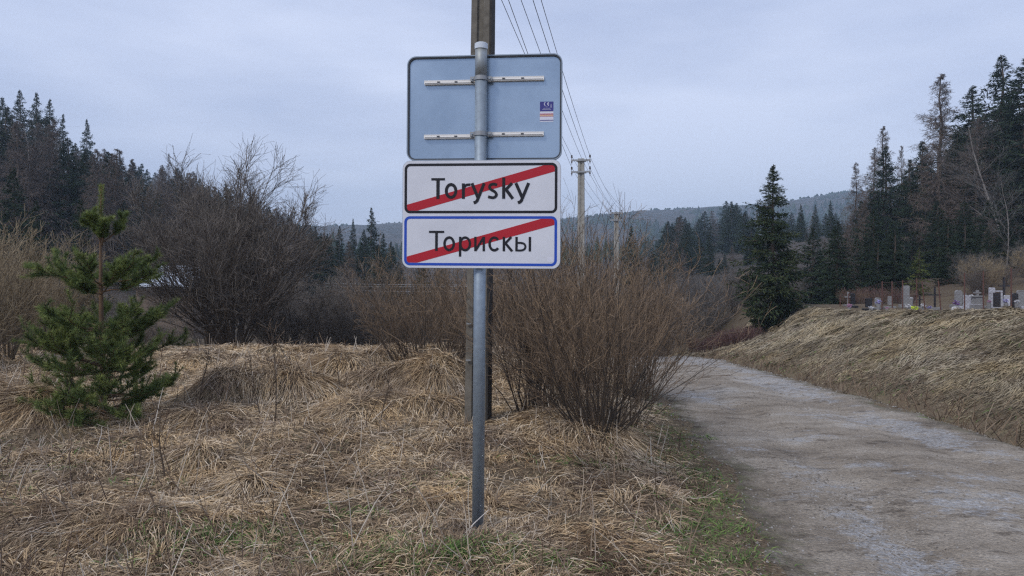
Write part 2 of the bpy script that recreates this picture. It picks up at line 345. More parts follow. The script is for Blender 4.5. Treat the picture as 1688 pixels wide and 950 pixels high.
def road_mat():
    m = bpy.data.materials.new('dirt road'); m.use_nodes = True; n = m.node_tree; b = n.nodes['Principled BSDF']; l = n.links.new
    b.inputs['Roughness'].default_value = .9; b.inputs['Specular IOR Level'].default_value = .25
    t = N(n, 'ShaderNodeTexCoord')
    def mapped(sc):
        q = N(n, 'ShaderNodeMapping'); q.inputs['Scale'].default_value = sc; l(t.outputs['Object'], q.inputs[0]); return q.outputs[0]
    def noise(vec, sc, de=6, ro=.6):
        z = N(n, 'ShaderNodeTexNoise'); z.inputs['Scale'].default_value = sc; z.inputs['Detail'].default_value = de; z.inputs['Roughness'].default_value = ro
        l(vec, z.inputs['Vector']); return z.outputs['Fac']
    def ramp(f, st):
        r = N(n, 'ShaderNodeValToRGB'); e = r.color_ramp.elements
        e[0].position = st[0][0]; e[0].color = (*st[0][1], 1); e[1].position = st[-1][0]; e[1].color = (*st[-1][1], 1)
        for p, c in st[1:-1]: q = e.new(p); q.color = (*c, 1)
        l(f, r.inputs[0]); return r.outputs[0]
    def op(o, a, b_, c=None):
        x = N(n, 'ShaderNodeMath', operation=o)
        for i, v in enumerate((a, b_, c)):
            if v is None: continue
            if hasattr(v, 'links'): l(v, x.inputs[i])
            else: x.inputs[i].default_value = v
        return x.outputs[0]
    def mixc(f, a, b_):
        x = N(n, 'ShaderNodeMix', data_type='RGBA')
        l(f, x.inputs[0])
        for v, i in ((a, 6), (b_, 7)):
            if hasattr(v, 'links'): l(v, x.inputs[i])
            else: x.inputs[i].default_value = (*v, 1)
        return x.outputs[2]
    o = t.outputs['Object']
    base = ramp(noise(mapped((.7, 1.2, 1)), 1.1, 7, .65), [(.30, (.155, .128, .10)), (.45, (.27, .228, .18)), (.57, (.345, .30, .245)), (.70, (.42, .395, .36))])
    sx = N(n, 'ShaderNodeSeparateXYZ'); l(o, sx.inputs[0])
    # pale gravel and lime patches: stretched blotches plus individual named spots
    wob = noise(mapped((1.3, 1.8, 1)), 2.0, 9, .8)
    wob2 = op('SUBTRACT', wob, .5)
    patch = None
    for cx, cy, rx_, ry_, am in ROADSPOTS:
        dx = op('DIVIDE', op('SUBTRACT', op('ADD', sx.outputs['X'], 0), cx), rx_); dy = op('DIVIDE', op('SUBTRACT', sx.outputs['Y'], cy), ry_)
        dd = op('ADD', op('MULTIPLY', dx, dx), op('MULTIPLY', dy, dy))
        v = op('SUBTRACT', am, op('ADD', op('MULTIPLY', dd, .55), op('MULTIPLY', wob2, -4.6)))
        patch = v if patch is None else op('MAXIMUM', patch, v)
    pm = N(n, 'ShaderNodeMapRange'); pm.inputs[1].default_value = .28; pm.inputs[2].default_value = .52; pm.inputs[4].default_value = .85; l(patch, pm.inputs[0])
    bl = noise(mapped((.8, 2.4, 1)), 1.5, 9, .78)
    pm2 = N(n, 'ShaderNodeMapRange'); pm2.inputs[1].default_value = .565; pm2.inputs[2].default_value = .66; pm2.inputs[4].default_value = .6; l(bl, pm2.inputs[0])
    pf = op('MULTIPLY', op('MAXIMUM', pm.outputs[0], pm2.outputs[0]), ramp(noise(o, 34, 3), [(.36, (.12,) * 3), (.6, (1,) * 3)]))
    pale = ramp(noise(o, 9, 6, .7), [(.3, (.27, .275, .28)), (.65, (.46, .47, .49))])
    c = mixc(pf, base, pale)
    vo = N(n, 'ShaderNodeTexVoronoi'); vo.inputs['Scale'].default_value = 55; l(o, vo.inputs['Vector'])
    peb = ramp(vo.outputs['Color'], [(.1, (.7,) * 3), (.5, (1,) * 3), (.95, (1.25,) * 3)])
    mm = N(n, 'ShaderNodeMix', data_type='RGBA', blend_type='MULTIPLY'); mm.inputs[0].default_value = .8; l(c, mm.inputs[6]); l(peb, mm.inputs[7])
    dirt = ramp(noise(mapped((1, 1.8, 1)), 3.2, 8, .75), [(.36, (.34, .31, .29)), (.46, (1,) * 3)])
    m2 = N(n, 'ShaderNodeMix', data_type='RGBA', blend_type='MULTIPLY'); m2.inputs[0].default_value = .75; l(mm.outputs[2], m2.inputs[6]); l(dirt, m2.inputs[7])
    at_ = N(n, 'ShaderNodeAttribute', attribute_name='tint')
    em = N(n, 'ShaderNodeMapRange'); em.inputs[1].default_value = .0; em.inputs[2].default_value = .35; em.inputs[3].default_value = 1; em.inputs[4].default_value = 0
    l(op('ADD', at_.outputs['Fac'], op('MULTIPLY', op('SUBTRACT', noise(o, 5, 6, .7), .5), .9)), em.inputs[0])
    moss = ramp(noise(o, 7, 5, .7), [(.4, (.075, .058, .042)), (.55, (.12, .105, .065)), (.65, (.10, .11, .045))])
    l(mixc(em.outputs[0], m2.outputs[2], moss), b.inputs['Base Color'])
    hgt = op('ADD', op('MULTIPLY', noise(o, 14, 7, .75), 1.0), op('MULTIPLY', vo.outputs['Distance'], -.6))
    bp = N(n, 'ShaderNodeBump'); bp.inputs['Strength'].default_value = 1; bp.inputs['Distance'].default_value = .028
    l(hgt, bp.inputs['Height']); l(bp.outputs[0], b.inputs['Normal'])
    return m
def spot(px, py, wx, wy, am=.5):
    y = 8.
    for _ in range(12): y = (CH - np.interp(y, [p[0] for p in ROADZ], [p[1] for p in ROADZ])) * FPX / (py - HOR)
    return (X(px, y), y, wx, wy, am)
ROADSPOTS = [spot(1500, 925, .28, .8, .75), spot(1420, 860, .22, .8, .6), spot(1370, 800, .28, 1.0, .45), spot(1620, 835, .75, .5, .55), spot(1600, 790, .8, .35, .35), spot(1515, 712, .32, 1.5, .75), spot(1290, 635, .5, 2.2, .75),
             spot(1395, 690, .8, .7, .55), spot(1220, 610, .35, 3, .7), spot(1130, 592, 1.4, 3.5, .8), spot(1160, 655, .5, 1.3, .45), spot(1330, 722, .45, .22, .5), spot(1430, 770, .4, .15, .6), spot(1200, 740, .5, .5, .3)]
rb.build('dirt_road', road_mat(), kind='structure', smooth=True)

# loose gravel on the road
n = 20000
gy = 2.6 + 20 * R.rand(n) ** 1.9; gl = I(gy, RL) - .15; gr = I(gy, RR) + .1; gs = R.rand(n)
gs = np.where(R.rand(n) < .35, np.where(R.rand(n) < .5, gs * .12, 1 - gs * .12), gs)
gx = gl + (gr - gl) * gs
tr = R.rand(n) < .25; q = ROADSPOTS[0]
k0 = R.randint(0, 3, n); SP = np.array([ROADSPOTS[i][:2] for i in range(3)])
gx = np.where(tr, SP[k0, 0] + R.randn(n) * .16, gx); gy = np.where(tr, SP[k0, 1] + R.randn(n) * .55, gy)
sz = (.0025 + .010 * R.rand(n) ** 6) * (.7 + gy / 9)
base = np.array([[1, 0, 0], [-.5, .87, 0], [-.5, -.87, 0], [.1, 0, .75], [-.55, .2, .5]])
ang = R.rand(n) * 6.28; V = base[None] * sz[:, None, None] * (.7 + .6 * R.rand(n, 5, 1))
V = np.stack([V[..., 0] * np.cos(ang)[:, None] - V[..., 1] * np.sin(ang)[:, None], V[..., 0] * np.sin(ang)[:, None] + V[..., 1] * np.cos(ang)[:, None], V[..., 2]], -1)
V = V + np.stack([gx, gy, H(gx, gy, False) + .004], -1)[:, None]
Fb = np.array([[0, 1, 3], [1, 4, 3], [1, 2, 4], [2, 3, 4], [2, 0, 3]])
mb = MB(); mb.add(V.reshape(-1, 3), (np.arange(n)[:, None, None] * 5 + Fb[None]).reshape(-1, 3), np.repeat(R.rand(n), 5))
mb.build('gravel', 'gravel', kind='stuff', label='loose pale gravel scattered over the dirt road')

# ------------------------------------------------------------------ grass
def blades(mb, x, y, Ln, flow, upn, wd, tint, drop=.0, z0=None):
    """strips of three segments: rise from the ground, lean along flow (B,2), end drooping"""
    B = len(x); z = H(x, y) if z0 is None else z0
    e = .12; gx_ = (H(x + e, y) - H(x - e, y)) / (2 * e); gy_ = (H(x, y + e) - H(x, y - e)) / (2 * e)
    fl = flow / (np.linalg.norm(flow, axis=1, keepdims=True) + 1e-9)
    sl = np.clip(fl[:, 0] * gx_ + fl[:, 1] * gy_, -1.2, 1.2)
    d = np.stack([fl[:, 0], fl[:, 1], sl], -1); d = unit(d)
    up = np.array([0, 0, 1.])
    ts = [0, .33, .68, 1]; P = []
    for t in ts:
        hh = upn * (t - (.55 + drop)[:, None].ravel() * t * t)
        P.append(np.stack([x, y, z - .01], -1) + d * (Ln * t * (1 - .45 * upn))[:, None] + up * (Ln * hh)[:, None])
    P = np.stack(P, 1)
    jit = (R.rand(B, 4, 3) - .5) * (Ln * .10)[:, None, None]; jit[:, 0] = 0; P = P + jit
    side = np.stack([-fl[:, 1], fl[:, 0], R.randn(B) * .6], -1); side = unit(side)
    ww = np.broadcast_to(wd, (B,))[:, None] * np.array([1, .9, .6, .12])[None] * .5
    far = y > 6.2                       # fewer segments where a blade is under a pixel wide
    for sel, ix in ((~far, [0, 1, 2, 3]), (far, [0, 1, 3])):
        p = P[sel][:, ix]; w2 = ww[sel][:, ix]; b2 = len(p); m2 = len(ix)
        if not b2: continue
        V = np.stack([p - side[sel][:, None] * w2[..., None], p + side[sel][:, None] * w2[..., None]], 2).reshape(-1, 3)
        o = np.arange(b2)[:, None, None] * 2 * m2; k = np.arange(m2 - 1)[None, :, None] * 2
        F = (o + k + np.array([0, 1, 3, 2])[None, None]).reshape(-1, 4)
        mb.add(V, F, np.repeat(np.clip(tint[sel], 0, 1), 2 * m2))
def gradflow(x, y, rnd=1.):
    e = .15; gx_ = (H(x + e, y) - H(x - e, y)) / (2 * e); gy_ = (H(x, y + e) - H(x, y - e)) / (2 * e)
    a = vn(x * .8, y * .8, 61) * 9 + vn(x * 2.3, y * 2.3, 63) * 3
    return np.stack([-gx_ * 3.0 + np.cos(a) * .5 * rnd, -gy_ * 3.0 + np.sin(a) * .4 * rnd - .1], -1) + R.randn(len(x), 2) * .35 * rnd
# foreground and field on the left of the road
def scatter(n, y0, y1, pw, xl, xr):
    y = y0 + (y1 - y0) * R.rand(n) ** pw; return xl(y) + (xr(y) - xl(y)) * R.rand(n), y
mb = MB()
x, y = scatter(230000, 2.4, 15.2, 1.5, lambda y: -.78 * y - .3, lambda y: I(y, RL) - .05)
keep = R.rand(len(x)) < np.clip(.25 + 1.5 * vn(x * 2.4, y * 2.0, 71), .3, 1); x, y = x[keep], y[keep]
edge = I(y, RL) - x
keep = R.rand(len(x)) < .25 + .75 * ss(.0, .7, edge); x, y, edge = x[keep], y[keep], edge[keep]
zone = vn(x * .9, y * .9, 72); zone2 = vn(x * 2.6, y * 2.6, 74)
Ln = (.10 + .17 * R.rand(len(x))) * (.6 + .8 * zone) * (1 + .045 * y) * (.45 + .55 * ss(0, 1.0, edge))
tn = .42 + .55 * (zone2 - .5) + .3 * (vn(x * 5, y * 4, 76) - .5) + .24 * ss(4, 11, y) + R.randn(len(x)) * .24
tn = np.where(R.rand(len(x)) < .05, .98, tn)
blades(mb, x, y, Ln, gradflow(x, y), np.clip(.34 + .30 * R.randn(len(x)), .05, .9) * (.6 + .7 * zone), .0018 + .00062 * y + .0014 * R.rand(len(x)), tn, drop=.15 + .3 * R.rand(len(x)))
# tussock drapes on the mounds
for (tx, ty, trr, th) in TUS:
    if th < .09: continue
    k = int(1300 * trr * trr / .3 * (1 if ty > 7 else .35)); a = R.rand(k) * 6.28; rr_ = trr * .75 * R.rand(k) ** .8
    x = tx + np.cos(a) * rr_; y = ty + np.sin(a) * rr_ * .8
    ca_ = R.rand() * 6.28; fl = np.stack([np.cos(a) * .45 + math.cos(ca_) * .55 + R.randn(k) * .55, np.sin(a) * .45 + math.sin(ca_) * .55 + R.randn(k) * .55], -1)
    blades(mb, x, y, (.3 + .25 * R.rand(k)) * (.7 + trr), fl, np.clip(.22 + .12 * R.randn(k), .03, .6), .0022 + .0007 * y * R.rand(k), .44 + .28 * R.randn(k) + .2 * (rr_ / trr - .5), drop=.5 + .5 * R.rand(k))
# upright clumps in the foreground
q = np.random.RandomState(12)
for c in range(150):
    cy = 2.9 + 9.5 * q.rand() ** 1.2; cx = q.uniform(-.75 * cy, np.interp(cy, [p[0] for p in RL], [p[1] for p in RL]) - .5); k = 110
    a = R.rand(k) * 6.28; rr_ = .07 * R.rand(k) ** .5 * (1 + cy * .06)
    blades(mb, cx + np.cos(a) * rr_, cy + np.sin(a) * rr_, (.12 + .2 * R.rand(k)) * q.uniform(.6, 1.2), np.stack([np.cos(a), np.sin(a)], -1) + R.randn(k, 2) * .3,
           np.clip(.6 + .2 * R.randn(k), .1, 1), .003 + .0007 * cy + 0 * a, .52 + .14 * R.randn(k) + q.uniform(-.18, .18), drop=.25 + .3 * R.rand(k))
mb.build('dry_grass', 'grass', kind='stuff', label='flattened straw coloured dry grass covering the verge and field')
# right bank
mb = MB()
x, y = scatter(145000, 5.2, 34, 1.35, lambda y: I(y, RR) + .1, lambda y: np.minimum(12.6, .78 * y + 1) + 0 * y)
cx = (x - I(y, RR) - .2)
keep = (R.rand(len(x)) < .35 + .65 * ss(.2, 1.2, cx)) & (x < .80 * y + .6); x, y, cx = x[keep], y[keep], cx[keep]
a = fbm(x * .7, y * .7, 81) * 2.4
fl = np.stack([-1 + .25 * R.randn(len(x)), -.25 + a + .3 * R.randn(len(x))], -1)
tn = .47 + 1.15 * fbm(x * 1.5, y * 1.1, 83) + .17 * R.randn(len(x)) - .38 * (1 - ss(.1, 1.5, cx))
cl = vn(x * 3.2, y * 2.6, 85)
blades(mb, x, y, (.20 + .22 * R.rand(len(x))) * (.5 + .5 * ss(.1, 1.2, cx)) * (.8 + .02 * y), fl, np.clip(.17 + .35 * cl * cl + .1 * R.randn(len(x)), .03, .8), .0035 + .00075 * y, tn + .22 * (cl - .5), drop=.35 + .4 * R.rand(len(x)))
mb.build('bank_grass', 'bankgrass', kind='stuff', label='long combed over dry grass on the bank right of the road')
# green patches
mb = MB()
GP = [(700, 925, .5, 800), (820, 930, .45, 750), (590, 925, .35, 350), (900, 935, .3, 120), (300, 905, .3, 160), (400, 900, .35, 220), (430, 880, .3, 160), (580, 840, .25, 90), (1180, 850, .3, 70), (1160, 800, .3, 60), (1200, 900, .3, 80), (1150, 760, .3, 50), (1170, 690, .2, 60), (1130, 860, .35, 100), (60, 820, .3, 60),
      (230, 800, .3, 70), (960, 760, .4, 90), (1090, 740, .25, 70), (520, 900, .3, 100), (250, 930, .3, 80), (640, 880, .3, 90)]
for px, py, r0, k in GP:
    k = int(k * 1.6); cy = CH * FPX / (py - HOR); cx = X(px, cy); x = cx + R.randn(k) * r0 * .6; y = cy + R.randn(k) * r0 * .28
    keep = y > 2.5; x, y = x[keep], y[keep]; k = len(x)
    blades(mb, x, y, .05 + .10 * R.rand(k), R.randn(k, 2), np.clip(.8 + .2 * R.randn(k), .3, 1), .0038 + .0006 * y, R.rand(k), drop=.2 * R.rand(k))
k = 20000; y = 2.6 + 9 * R.rand(k) ** 1.3; x = I(y, RL) - .02 - .75 * R.rand(k) ** .8
kp = vn(x * 2.2, y * 1.4, 78) > .3; x, y = x[kp], y[kp]; k = len(x)
blades(mb, x, y, .025 + .05 * R.rand(k), R.randn(k, 2), np.clip(.7 + .2 * R.randn(k), .3, 1), .003 + .0006 * y, R.rand(k) * .8, drop=.2 * R.rand(k))
k = 7000; y = 2.6 + 5 * R.rand(k) ** 1.2; x = -.75 * y + (I(y, RL) + .75 * y) * R.rand(k)
kp = vn(x * 1.1, y * 1.1, 79) > .6; x, y = x[kp], y[kp]; k = len(x)
blades(mb, x, y, .05 + .09 * R.rand(k), R.randn(k, 2), np.clip(.75 + .2 * R.randn(k), .3, 1), .0025 + .0006 * y, R.rand(k), drop=.2 * R.rand(k))
for i in range(170):
    cy = 7 + 17 * q.rand(); f = np.interp(cy, [p[0] for p in RR], [p[1] for p in RR]); cx = f + .3 + q.rand() * 3.6; k = 60
    blades(mb, cx + R.randn(k) * .25, cy + R.randn(k) * .25, .1 + .12 * R.rand(k), np.stack([-1 + R.randn(k) * .4, R.randn(k) * .5], -1), np.full(k, .2), .004 + .0006 * cy + 0 * R.rand(k), R.rand(k), drop=.3 + 0 * R.rand(k))
mb.build('green_grass', 'green', kind='stuff', label='fresh green grass shoots among the dry grass at the verge')
# dead stalks sticking up
mb = MB(); k = 1500
y = 2.8 + 11 * R.rand(k) ** 1.2; x = -.76 * y + (I(y, RL) - .5 + .76 * y) * R.rand(k) ** 1.25
lean = R.randn(k, 2) * .45; ln = (.10 + .32 * R.rand(k) ** 2)
P = np.stack([np.stack([x + lean[:, 0] * ln * t, y + lean[:, 1] * ln * t, H(x, y) - .02 + ln * t + 0 * x], -1) + (R.rand(k, 3) - .5) * .03 * t for t in (0, .35, .7, 1)], 1)
mb.tubes(P, (.0016 + .0003 * y)[:, None] * np.array([1, .9, .7, .4])[None] * (1 + .6 * R.rand(k, 1)), 3, R.rand(k))
k = 520; y = 2.7 + 5 * R.rand(k); x = -.75 * y + (I(y, RL) - .3 + .75 * y) * R.rand(k); a = R.rand(k) * 6.28; ln = .08 + .25 * R.rand(k)
zz = H(x, y) + .05 * R.rand(k) + .015
P = np.stack([np.stack([x + np.cos(a) * ln * t, y + np.sin(a) * ln * t, np.maximum(zz + .12 * t * (R.rand() - .3), H(x + np.cos(a) * ln * t, y + np.sin(a) * ln * t) + .02)], -1) for t in (0, .5, 1)], 1)
mb.tubes(P, np.full((k, 3), .0016), 3, .5 + .5 * R.rand(k))
k = 900; y = 6 + 18 * R.rand(k) ** 1.3; x = I(y, RR) + .1 + .8 * R.rand(k); ln = .08 + .25 * R.rand(k) ** 2; lean = R.randn(k, 2) * .5
P = np.stack([np.stack([x + lean[:, 0] * ln * t, y + lean[:, 1] * ln * t, H(x, y) - .02 + ln * t], -1) for t in (0, .5, 1)], 1)
mb.tubes(P, np.full((k, 3), .0045), 3, .6 * R.rand(k))
mb.build('dead_stalks', 'stalk', kind='stuff', label='broken dead weed stalks standing and lying in the dry grass')

# ------------------------------------------------------------------ branching growth
def spawn(P, Rr, per, t0, t1, lf, ang, rs, n=4, grav=0., wig=.12, up=0., rf=.6, flat=False, tp=1.0, lrand=.4):
    """children of polylines P (B,n,3); lf(t) length factor array function"""
    B, m, _ = P.shape
    t = t0 + (t1 - t0) * (np.arange(per)[None] + rs.rand(B, per)) / per
    b = np.repeat(np.arange(B), per); t = t.ravel()
    s = t * (m - 1); i = np.minimum(s.astype(int), m - 2); f = s - i
    O = P[b, i] * (1 - f)[:, None] + P[b, i + 1] * f[:, None]; D = unit(P[b, i + 1] - P[b, i]); r0 = Rr[b, i] * (1 - f) + Rr[b, i + 1] * f
    ref = np.where(np.abs(D[:, 2:3]) < .9, np.array([[0, 0, 1.]]), np.array([[1., 0, 0]]))
    A = unit(np.cross(D, ref)); C = np.cross(D, A)
    ph = rs.rand(len(t)) * 6.28
    if flat: ph = np.where(rs.rand(len(t)) < .5, 0, np.pi) + rs.randn(len(t)) * .35
    side = A * np.cos(ph)[:, None] + C * np.sin(ph)[:, None]
    an = ang * (.7 + .6 * rs.rand(len(t)))
    d = unit(D * np.cos(an)[:, None] + side * np.sin(an)[:, None] + np.array([0, 0, up]))
    ln = lf(t) * (1 - lrand + 2 * lrand * rs.rand(len(t)))
    rr = np.minimum(r0 * rf, r0)
    return sweep(O, d, ln, rr, n, grav, wig, rs, tp)
def sweep(O, d, ln, r0, n, grav, wig, rs, tp=1.):
    pts = [O]; dd = d.copy()
    for k in range(n - 1):
        dd = unit(dd + rs.randn(*dd.shape) * wig + np.array([0, 0, grav]))
        pts.append(pts[-1] + dd * (ln / (n - 1))[:, None])
    P = np.stack(pts, 1); tt = np.linspace(0, 1, n)
    return P, r0[:, None] * (1 - tt * (.85 * tp))[None]

def rhombs(mb, O, D, L_, W_, rs, tint):
    """small needle clumps: folded leaf shaped faces"""
    n = len(O); s = unit(np.cross(D, rs.randn(n, 3))); m = O + D * (L_ * .45)[:, None]
    V = np.stack([O, m - s * W_[:, None] * .5, O + D * L_[:, None], m + s * W_[:, None] * .5], 1)
    V[:, 1, 2] -= W_ * .2; V[:, 3, 2] -= W_ * .2
    o = np.arange(n)[:, None] * 4
    mb.add(V.reshape(-1, 3), np.r_[o + np.array([[0, 1, 2]]), o + np.array([[0, 2, 3]])], np.repeat(np.clip(tint, 0, 1), 4))

def spruce_meshes(seed, h=14., nb=190, tw=14, per=4, rad=.21, needle='needle', bare=.06, leafs=1., dense=1., shape=.72):
    rs = np.random.RandomState(seed); tr_ = MB(); cr = MB()
    zs = np.linspace(0, h, 8); tx = np.stack([rs.randn(8) * .01 * h * .3, rs.randn(8) * .01 * h * .3, zs], -1); tx[0, :2] = 0
    tr_.tube(tx, np.linspace(.016 * h, .0015 * h, 8), 6)
    t = bare + (1 - bare) * (np.arange(nb) + rs.rand(nb)) / nb * .99; t = 1 - (1 - t) ** 1.0
    prof = (1 - t) ** shape * (.72 + .28 * ss(0, .22, t - bare)) * (1 + .22 * np.sin(t * 70)) * (.38 + .62 * ss(0, .17, 1 - t)) + .009
    ln = rad * h * prof * (.55 + .6 * rs.rand(nb)); a = rs.rand(nb) * 6.28
    el = I(t, [(0, -.35), (.5, -.12), (.85, .25), (1, .9)]) + rs.randn(nb) * .1
    d = np.stack([np.cos(a) * np.cos(el), np.sin(a) * np.cos(el), np.sin(el)], -1)
    O = np.stack([np.interp(t * h, zs, tx[:, 0]), np.interp(t * h, zs, tx[:, 1]), t * h], -1)
    P, Rr = sweep(O, d, ln, .012 * ln + .008, 5, 0, .05, rs)
    P[:, :, 2] += (ln[:, None]) * np.array([0, -.05, -.10, -.09, -.02])[None] * (1 - t)[:, None] * 1.6
    tr_.tubes(P, Rr, 3)
    Q, Qr = spawn(P, Rr, tw, .12, 1., lambda q: np.full(len(q), 1.), .95, rs, n=3, grav=-.14, flat=True)
    par = np.repeat(np.arange(nb), tw); pl = ln[par]; tq = np.tile((np.arange(tw) + .5) / tw, nb)
    sl = pl * (.16 + .30 * (1 - tq)) + .10 * (h / 14)
    Q = Q[:, :1] + (Q - Q[:, :1]) * sl[:, None, None]
    f = rs.rand(len(Q), per); i = np.minimum((f * 2).astype(int), 1); ff = f * 2 - i; bi = np.arange(len(Q))[:, None]
    O2 = (Q[bi, i] * (1 - ff)[..., None] + Q[bi, i + 1] * ff[..., None]).reshape(-1, 3)
    D2 = unit(np.repeat(unit(Q[:, 2] - Q[:, 0]), per, 0) + rs.randn(len(O2), 3) * .45 + np.array([0, 0, -.28]))
    L2 = (.26 + .30 * rs.rand(len(O2))) * (h / 14) ** .7 * leafs * np.repeat(.55 + .45 * np.clip(sl / (sl.mean()), 0, 1.4), per)
    L2 = L2 * np.repeat(.30 + .70 * (1 - t) ** .6, tw * per)
    ht = np.repeat(rs.rand(nb), tw * per) * .35 + np.repeat(rs.rand(len(Q)), per) * .25 + rs.rand(len(O2)) * .35
    tipness = np.repeat(tq, per)
    rhombs(cr, O2, D2, L2, L2 * .29 * dense, rs, ht * .8 + tipness * .22)
    # leader
    k = 60; zt = h * (1.0 - .10 * rs.rand(k)); O3 = np.stack([0 * zt + tx[-1, 0], 0 * zt + tx[-1, 1], zt], -1); D3 = unit(np.stack([rs.randn(k), rs.randn(k), .9 + 0 * zt], -1))
    rhombs(cr, O3, D3, (.15 + 2.6 * (h - zt) / h) * h * .03, np.full(k, .0032 * h), rs, rs.rand(k))
    return tr_.mesh('spruce_trunk', 'bark'), cr.mesh('spruce_crown', needle), h

def larch_meshes(seed, h=14., nb=130, tw=13, rad=.215, matn='larch'):
    rs = np.random.RandomState(seed); tr_ = MB(); cr = MB()
    zs = np.linspace(0, h, 8); tx = np.stack([rs.randn(8) * .06, rs.randn(8) * .06, zs], -1); tx[0, :2] = 0
    tr_.tube(tx, np.linspace(.013 * h, .0015 * h, 8), 6)
    t = .12 + .87 * (np.arange(nb) + rs.rand(nb)) / nb
    ln = rad * h * ((1 - t) ** .68 + .02) * (.6 + .5 * rs.rand(nb)); a = rs.rand(nb) * 6.28; el = I(t, [(0, -.1), (.6, .1), (1, .7)]) + rs.randn(nb) * .13
    O = np.stack([np.interp(t * h, zs, tx[:, 0]), np.interp(t * h, zs, tx[:, 1]), t * h], -1)
    d = np.stack([np.cos(a) * np.cos(el), np.sin(a) * np.cos(el), np.sin(el)], -1)
    P, Rr = sweep(O, d, ln, .008 * ln + .012, 5, .0, .10, rs); P[:, :, 2] += ln[:, None] * np.array([0, -.05, -.09, -.06, .04])[None]
    cr.tubes(P, Rr, 3, rs.rand(nb) * .6)
    Q, Qr = spawn(P, Rr, tw, .1, 1., lambda q: .16 * rad / .2 * h * .5 * (1.1 - q), 1.0, rs, n=3, grav=-.25, wig=.2, rf=.7); Qr = np.maximum(Qr, .008); sc_ = np.repeat(np.clip(ln / (rad * h * .7), .12, 1.2), tw); Q = Q[:, :1] + (Q - Q[:, :1]) * sc_[:, None, None]
    cr.tubes(Q, Qr, 3, rs.rand(len(Q)))
    W, Wr = spawn(Q, Qr, 4, .2, 1., lambda q: np.full(len(q), .030 * h), .8, rs, n=3, grav=-.2, wig=.25, rf=.8); Wr = np.maximum(Wr, .0062); W = W[:, :1] + (W - W[:, :1]) * np.repeat(np.clip(sc_, .3, 1), 4)[:, None, None]
    cr.tubes(W, Wr, 3, rs.rand(len(W)))
    return tr_.mesh('larch_trunk', 'bark'), cr.mesh('larch_crown', matn), h

def bare_meshes(seed, h=10., stems=1, spread=.25, bark='bark', matn='greytwig', n1=22, n2=8, n3=4, thick=.012):
    rs = np.random.RandomState(seed); tr_ = MB(); cr = MB()
    a = rs.rand(stems) * 6.28; sp = spread * rs.rand(stems) ** .6 if stems > 1 else np.zeros(1) + .03
    d = unit(np.stack([np.cos(a) * sp, np.sin(a) * sp, np.ones(stems)], -1))
    O = np.stack([np.cos(a) * .015 * h * (stems > 1), np.sin(a) * .015 * h * (stems > 1), np.zeros(stems) - .05], -1)
    ln = h * (.72 + .28 * rs.rand(stems)) if stems > 1 else np.array([h * .96])
    P, Rr = sweep(O, d, ln, np.full(stems, thick * h), 7, 0.02, .055, rs); Rr = np.maximum(Rr, .006)
    tr_.tubes(P, Rr, 6)
    Q, Qr = spawn(P, Rr, n1, .16, .97, lambda q: h * .40 * (1.12 - q), .62, rs, n=5, grav=.04, wig=.13, up=.15, rf=.5); Qr = np.maximum(Qr, .0055)
    cr.tubes(Q, Qr, 4, rs.rand(len(Q)) * .5)
    W, Wr = spawn(Q, Qr, n2, .15, 1, lambda q: h * .16 * (1.15 - q), .6, rs, n=4, grav=.05, wig=.17, up=.1, rf=.6); Wr = np.maximum(Wr, .0038)
    cr.tubes(W, Wr, 3, rs.rand(len(W)))
    if n3:
        Z, Zr = spawn(W, Wr, n3, .15, 1, lambda q: np.full(len(q), h * .055), .6, rs, n=3, grav=.05, wig=.2, rf=.7); Zr = np.maximum(Zr, .0028)
        cr.tubes(Z, Zr, 3, rs.rand(len(Z)))
    return tr_.mesh('stem', bark), cr.mesh('twigs', matn), h

def shrub_mesh(seed, h=2.2, stems=40, spread=.9, matn='redtwig', n2=7, n3=4, lean=(0, 0), thick=.006, tipw=.0019, base=.12, wig=.08):
    rs = np.random.RandomState(seed); st = MB(); tw_ = MB()
    a = rs.rand(stems) * 6.28; sp = spread * rs.rand(stems) ** .7
    d = unit(np.stack([np.cos(a) * sp + lean[0], np.sin(a) * sp + lean[1], np.ones(stems)], -1))
    O = np.stack([np.cos(a) * base * rs.rand(stems), np.sin(a) * base * rs.rand(stems), np.full(stems, -.05)], -1)
    ln = h * (.65 + .45 * rs.rand(stems)); P, Rr = sweep(O, d, ln, thick * (.5 + 1.0 * rs.rand(stems)) * h / 2, 7, .02, wig, rs); Rr = np.maximum(Rr, tipw)
    st.tubes(P, Rr, 4, rs.rand(stems) * .45)
    Q, Qr = spawn(P, Rr, n2, .22, .97, lambda q: h * .34 * (1.2 - q), .55, rs, n=5, grav=.04, wig=.14, up=.1, rf=.6); Qr = np.maximum(Qr, tipw)
    tw_.tubes(Q, Qr, 3, .2 + .5 * rs.rand(len(Q)))
    W, Wr = spawn(Q, Qr, n3, .15, 1, lambda q: h * .13 * (1.2 - q), .55, rs, n=4, grav=.03, wig=.18, rf=.7); Wr = np.maximum(Wr, tipw * .8)
    tw_.tubes(W, Wr, 3, .4 + .6 * rs.rand(len(W)))
    return st.mesh('shrub_stems', matn), tw_.mesh('shrub_twigs', matn), h

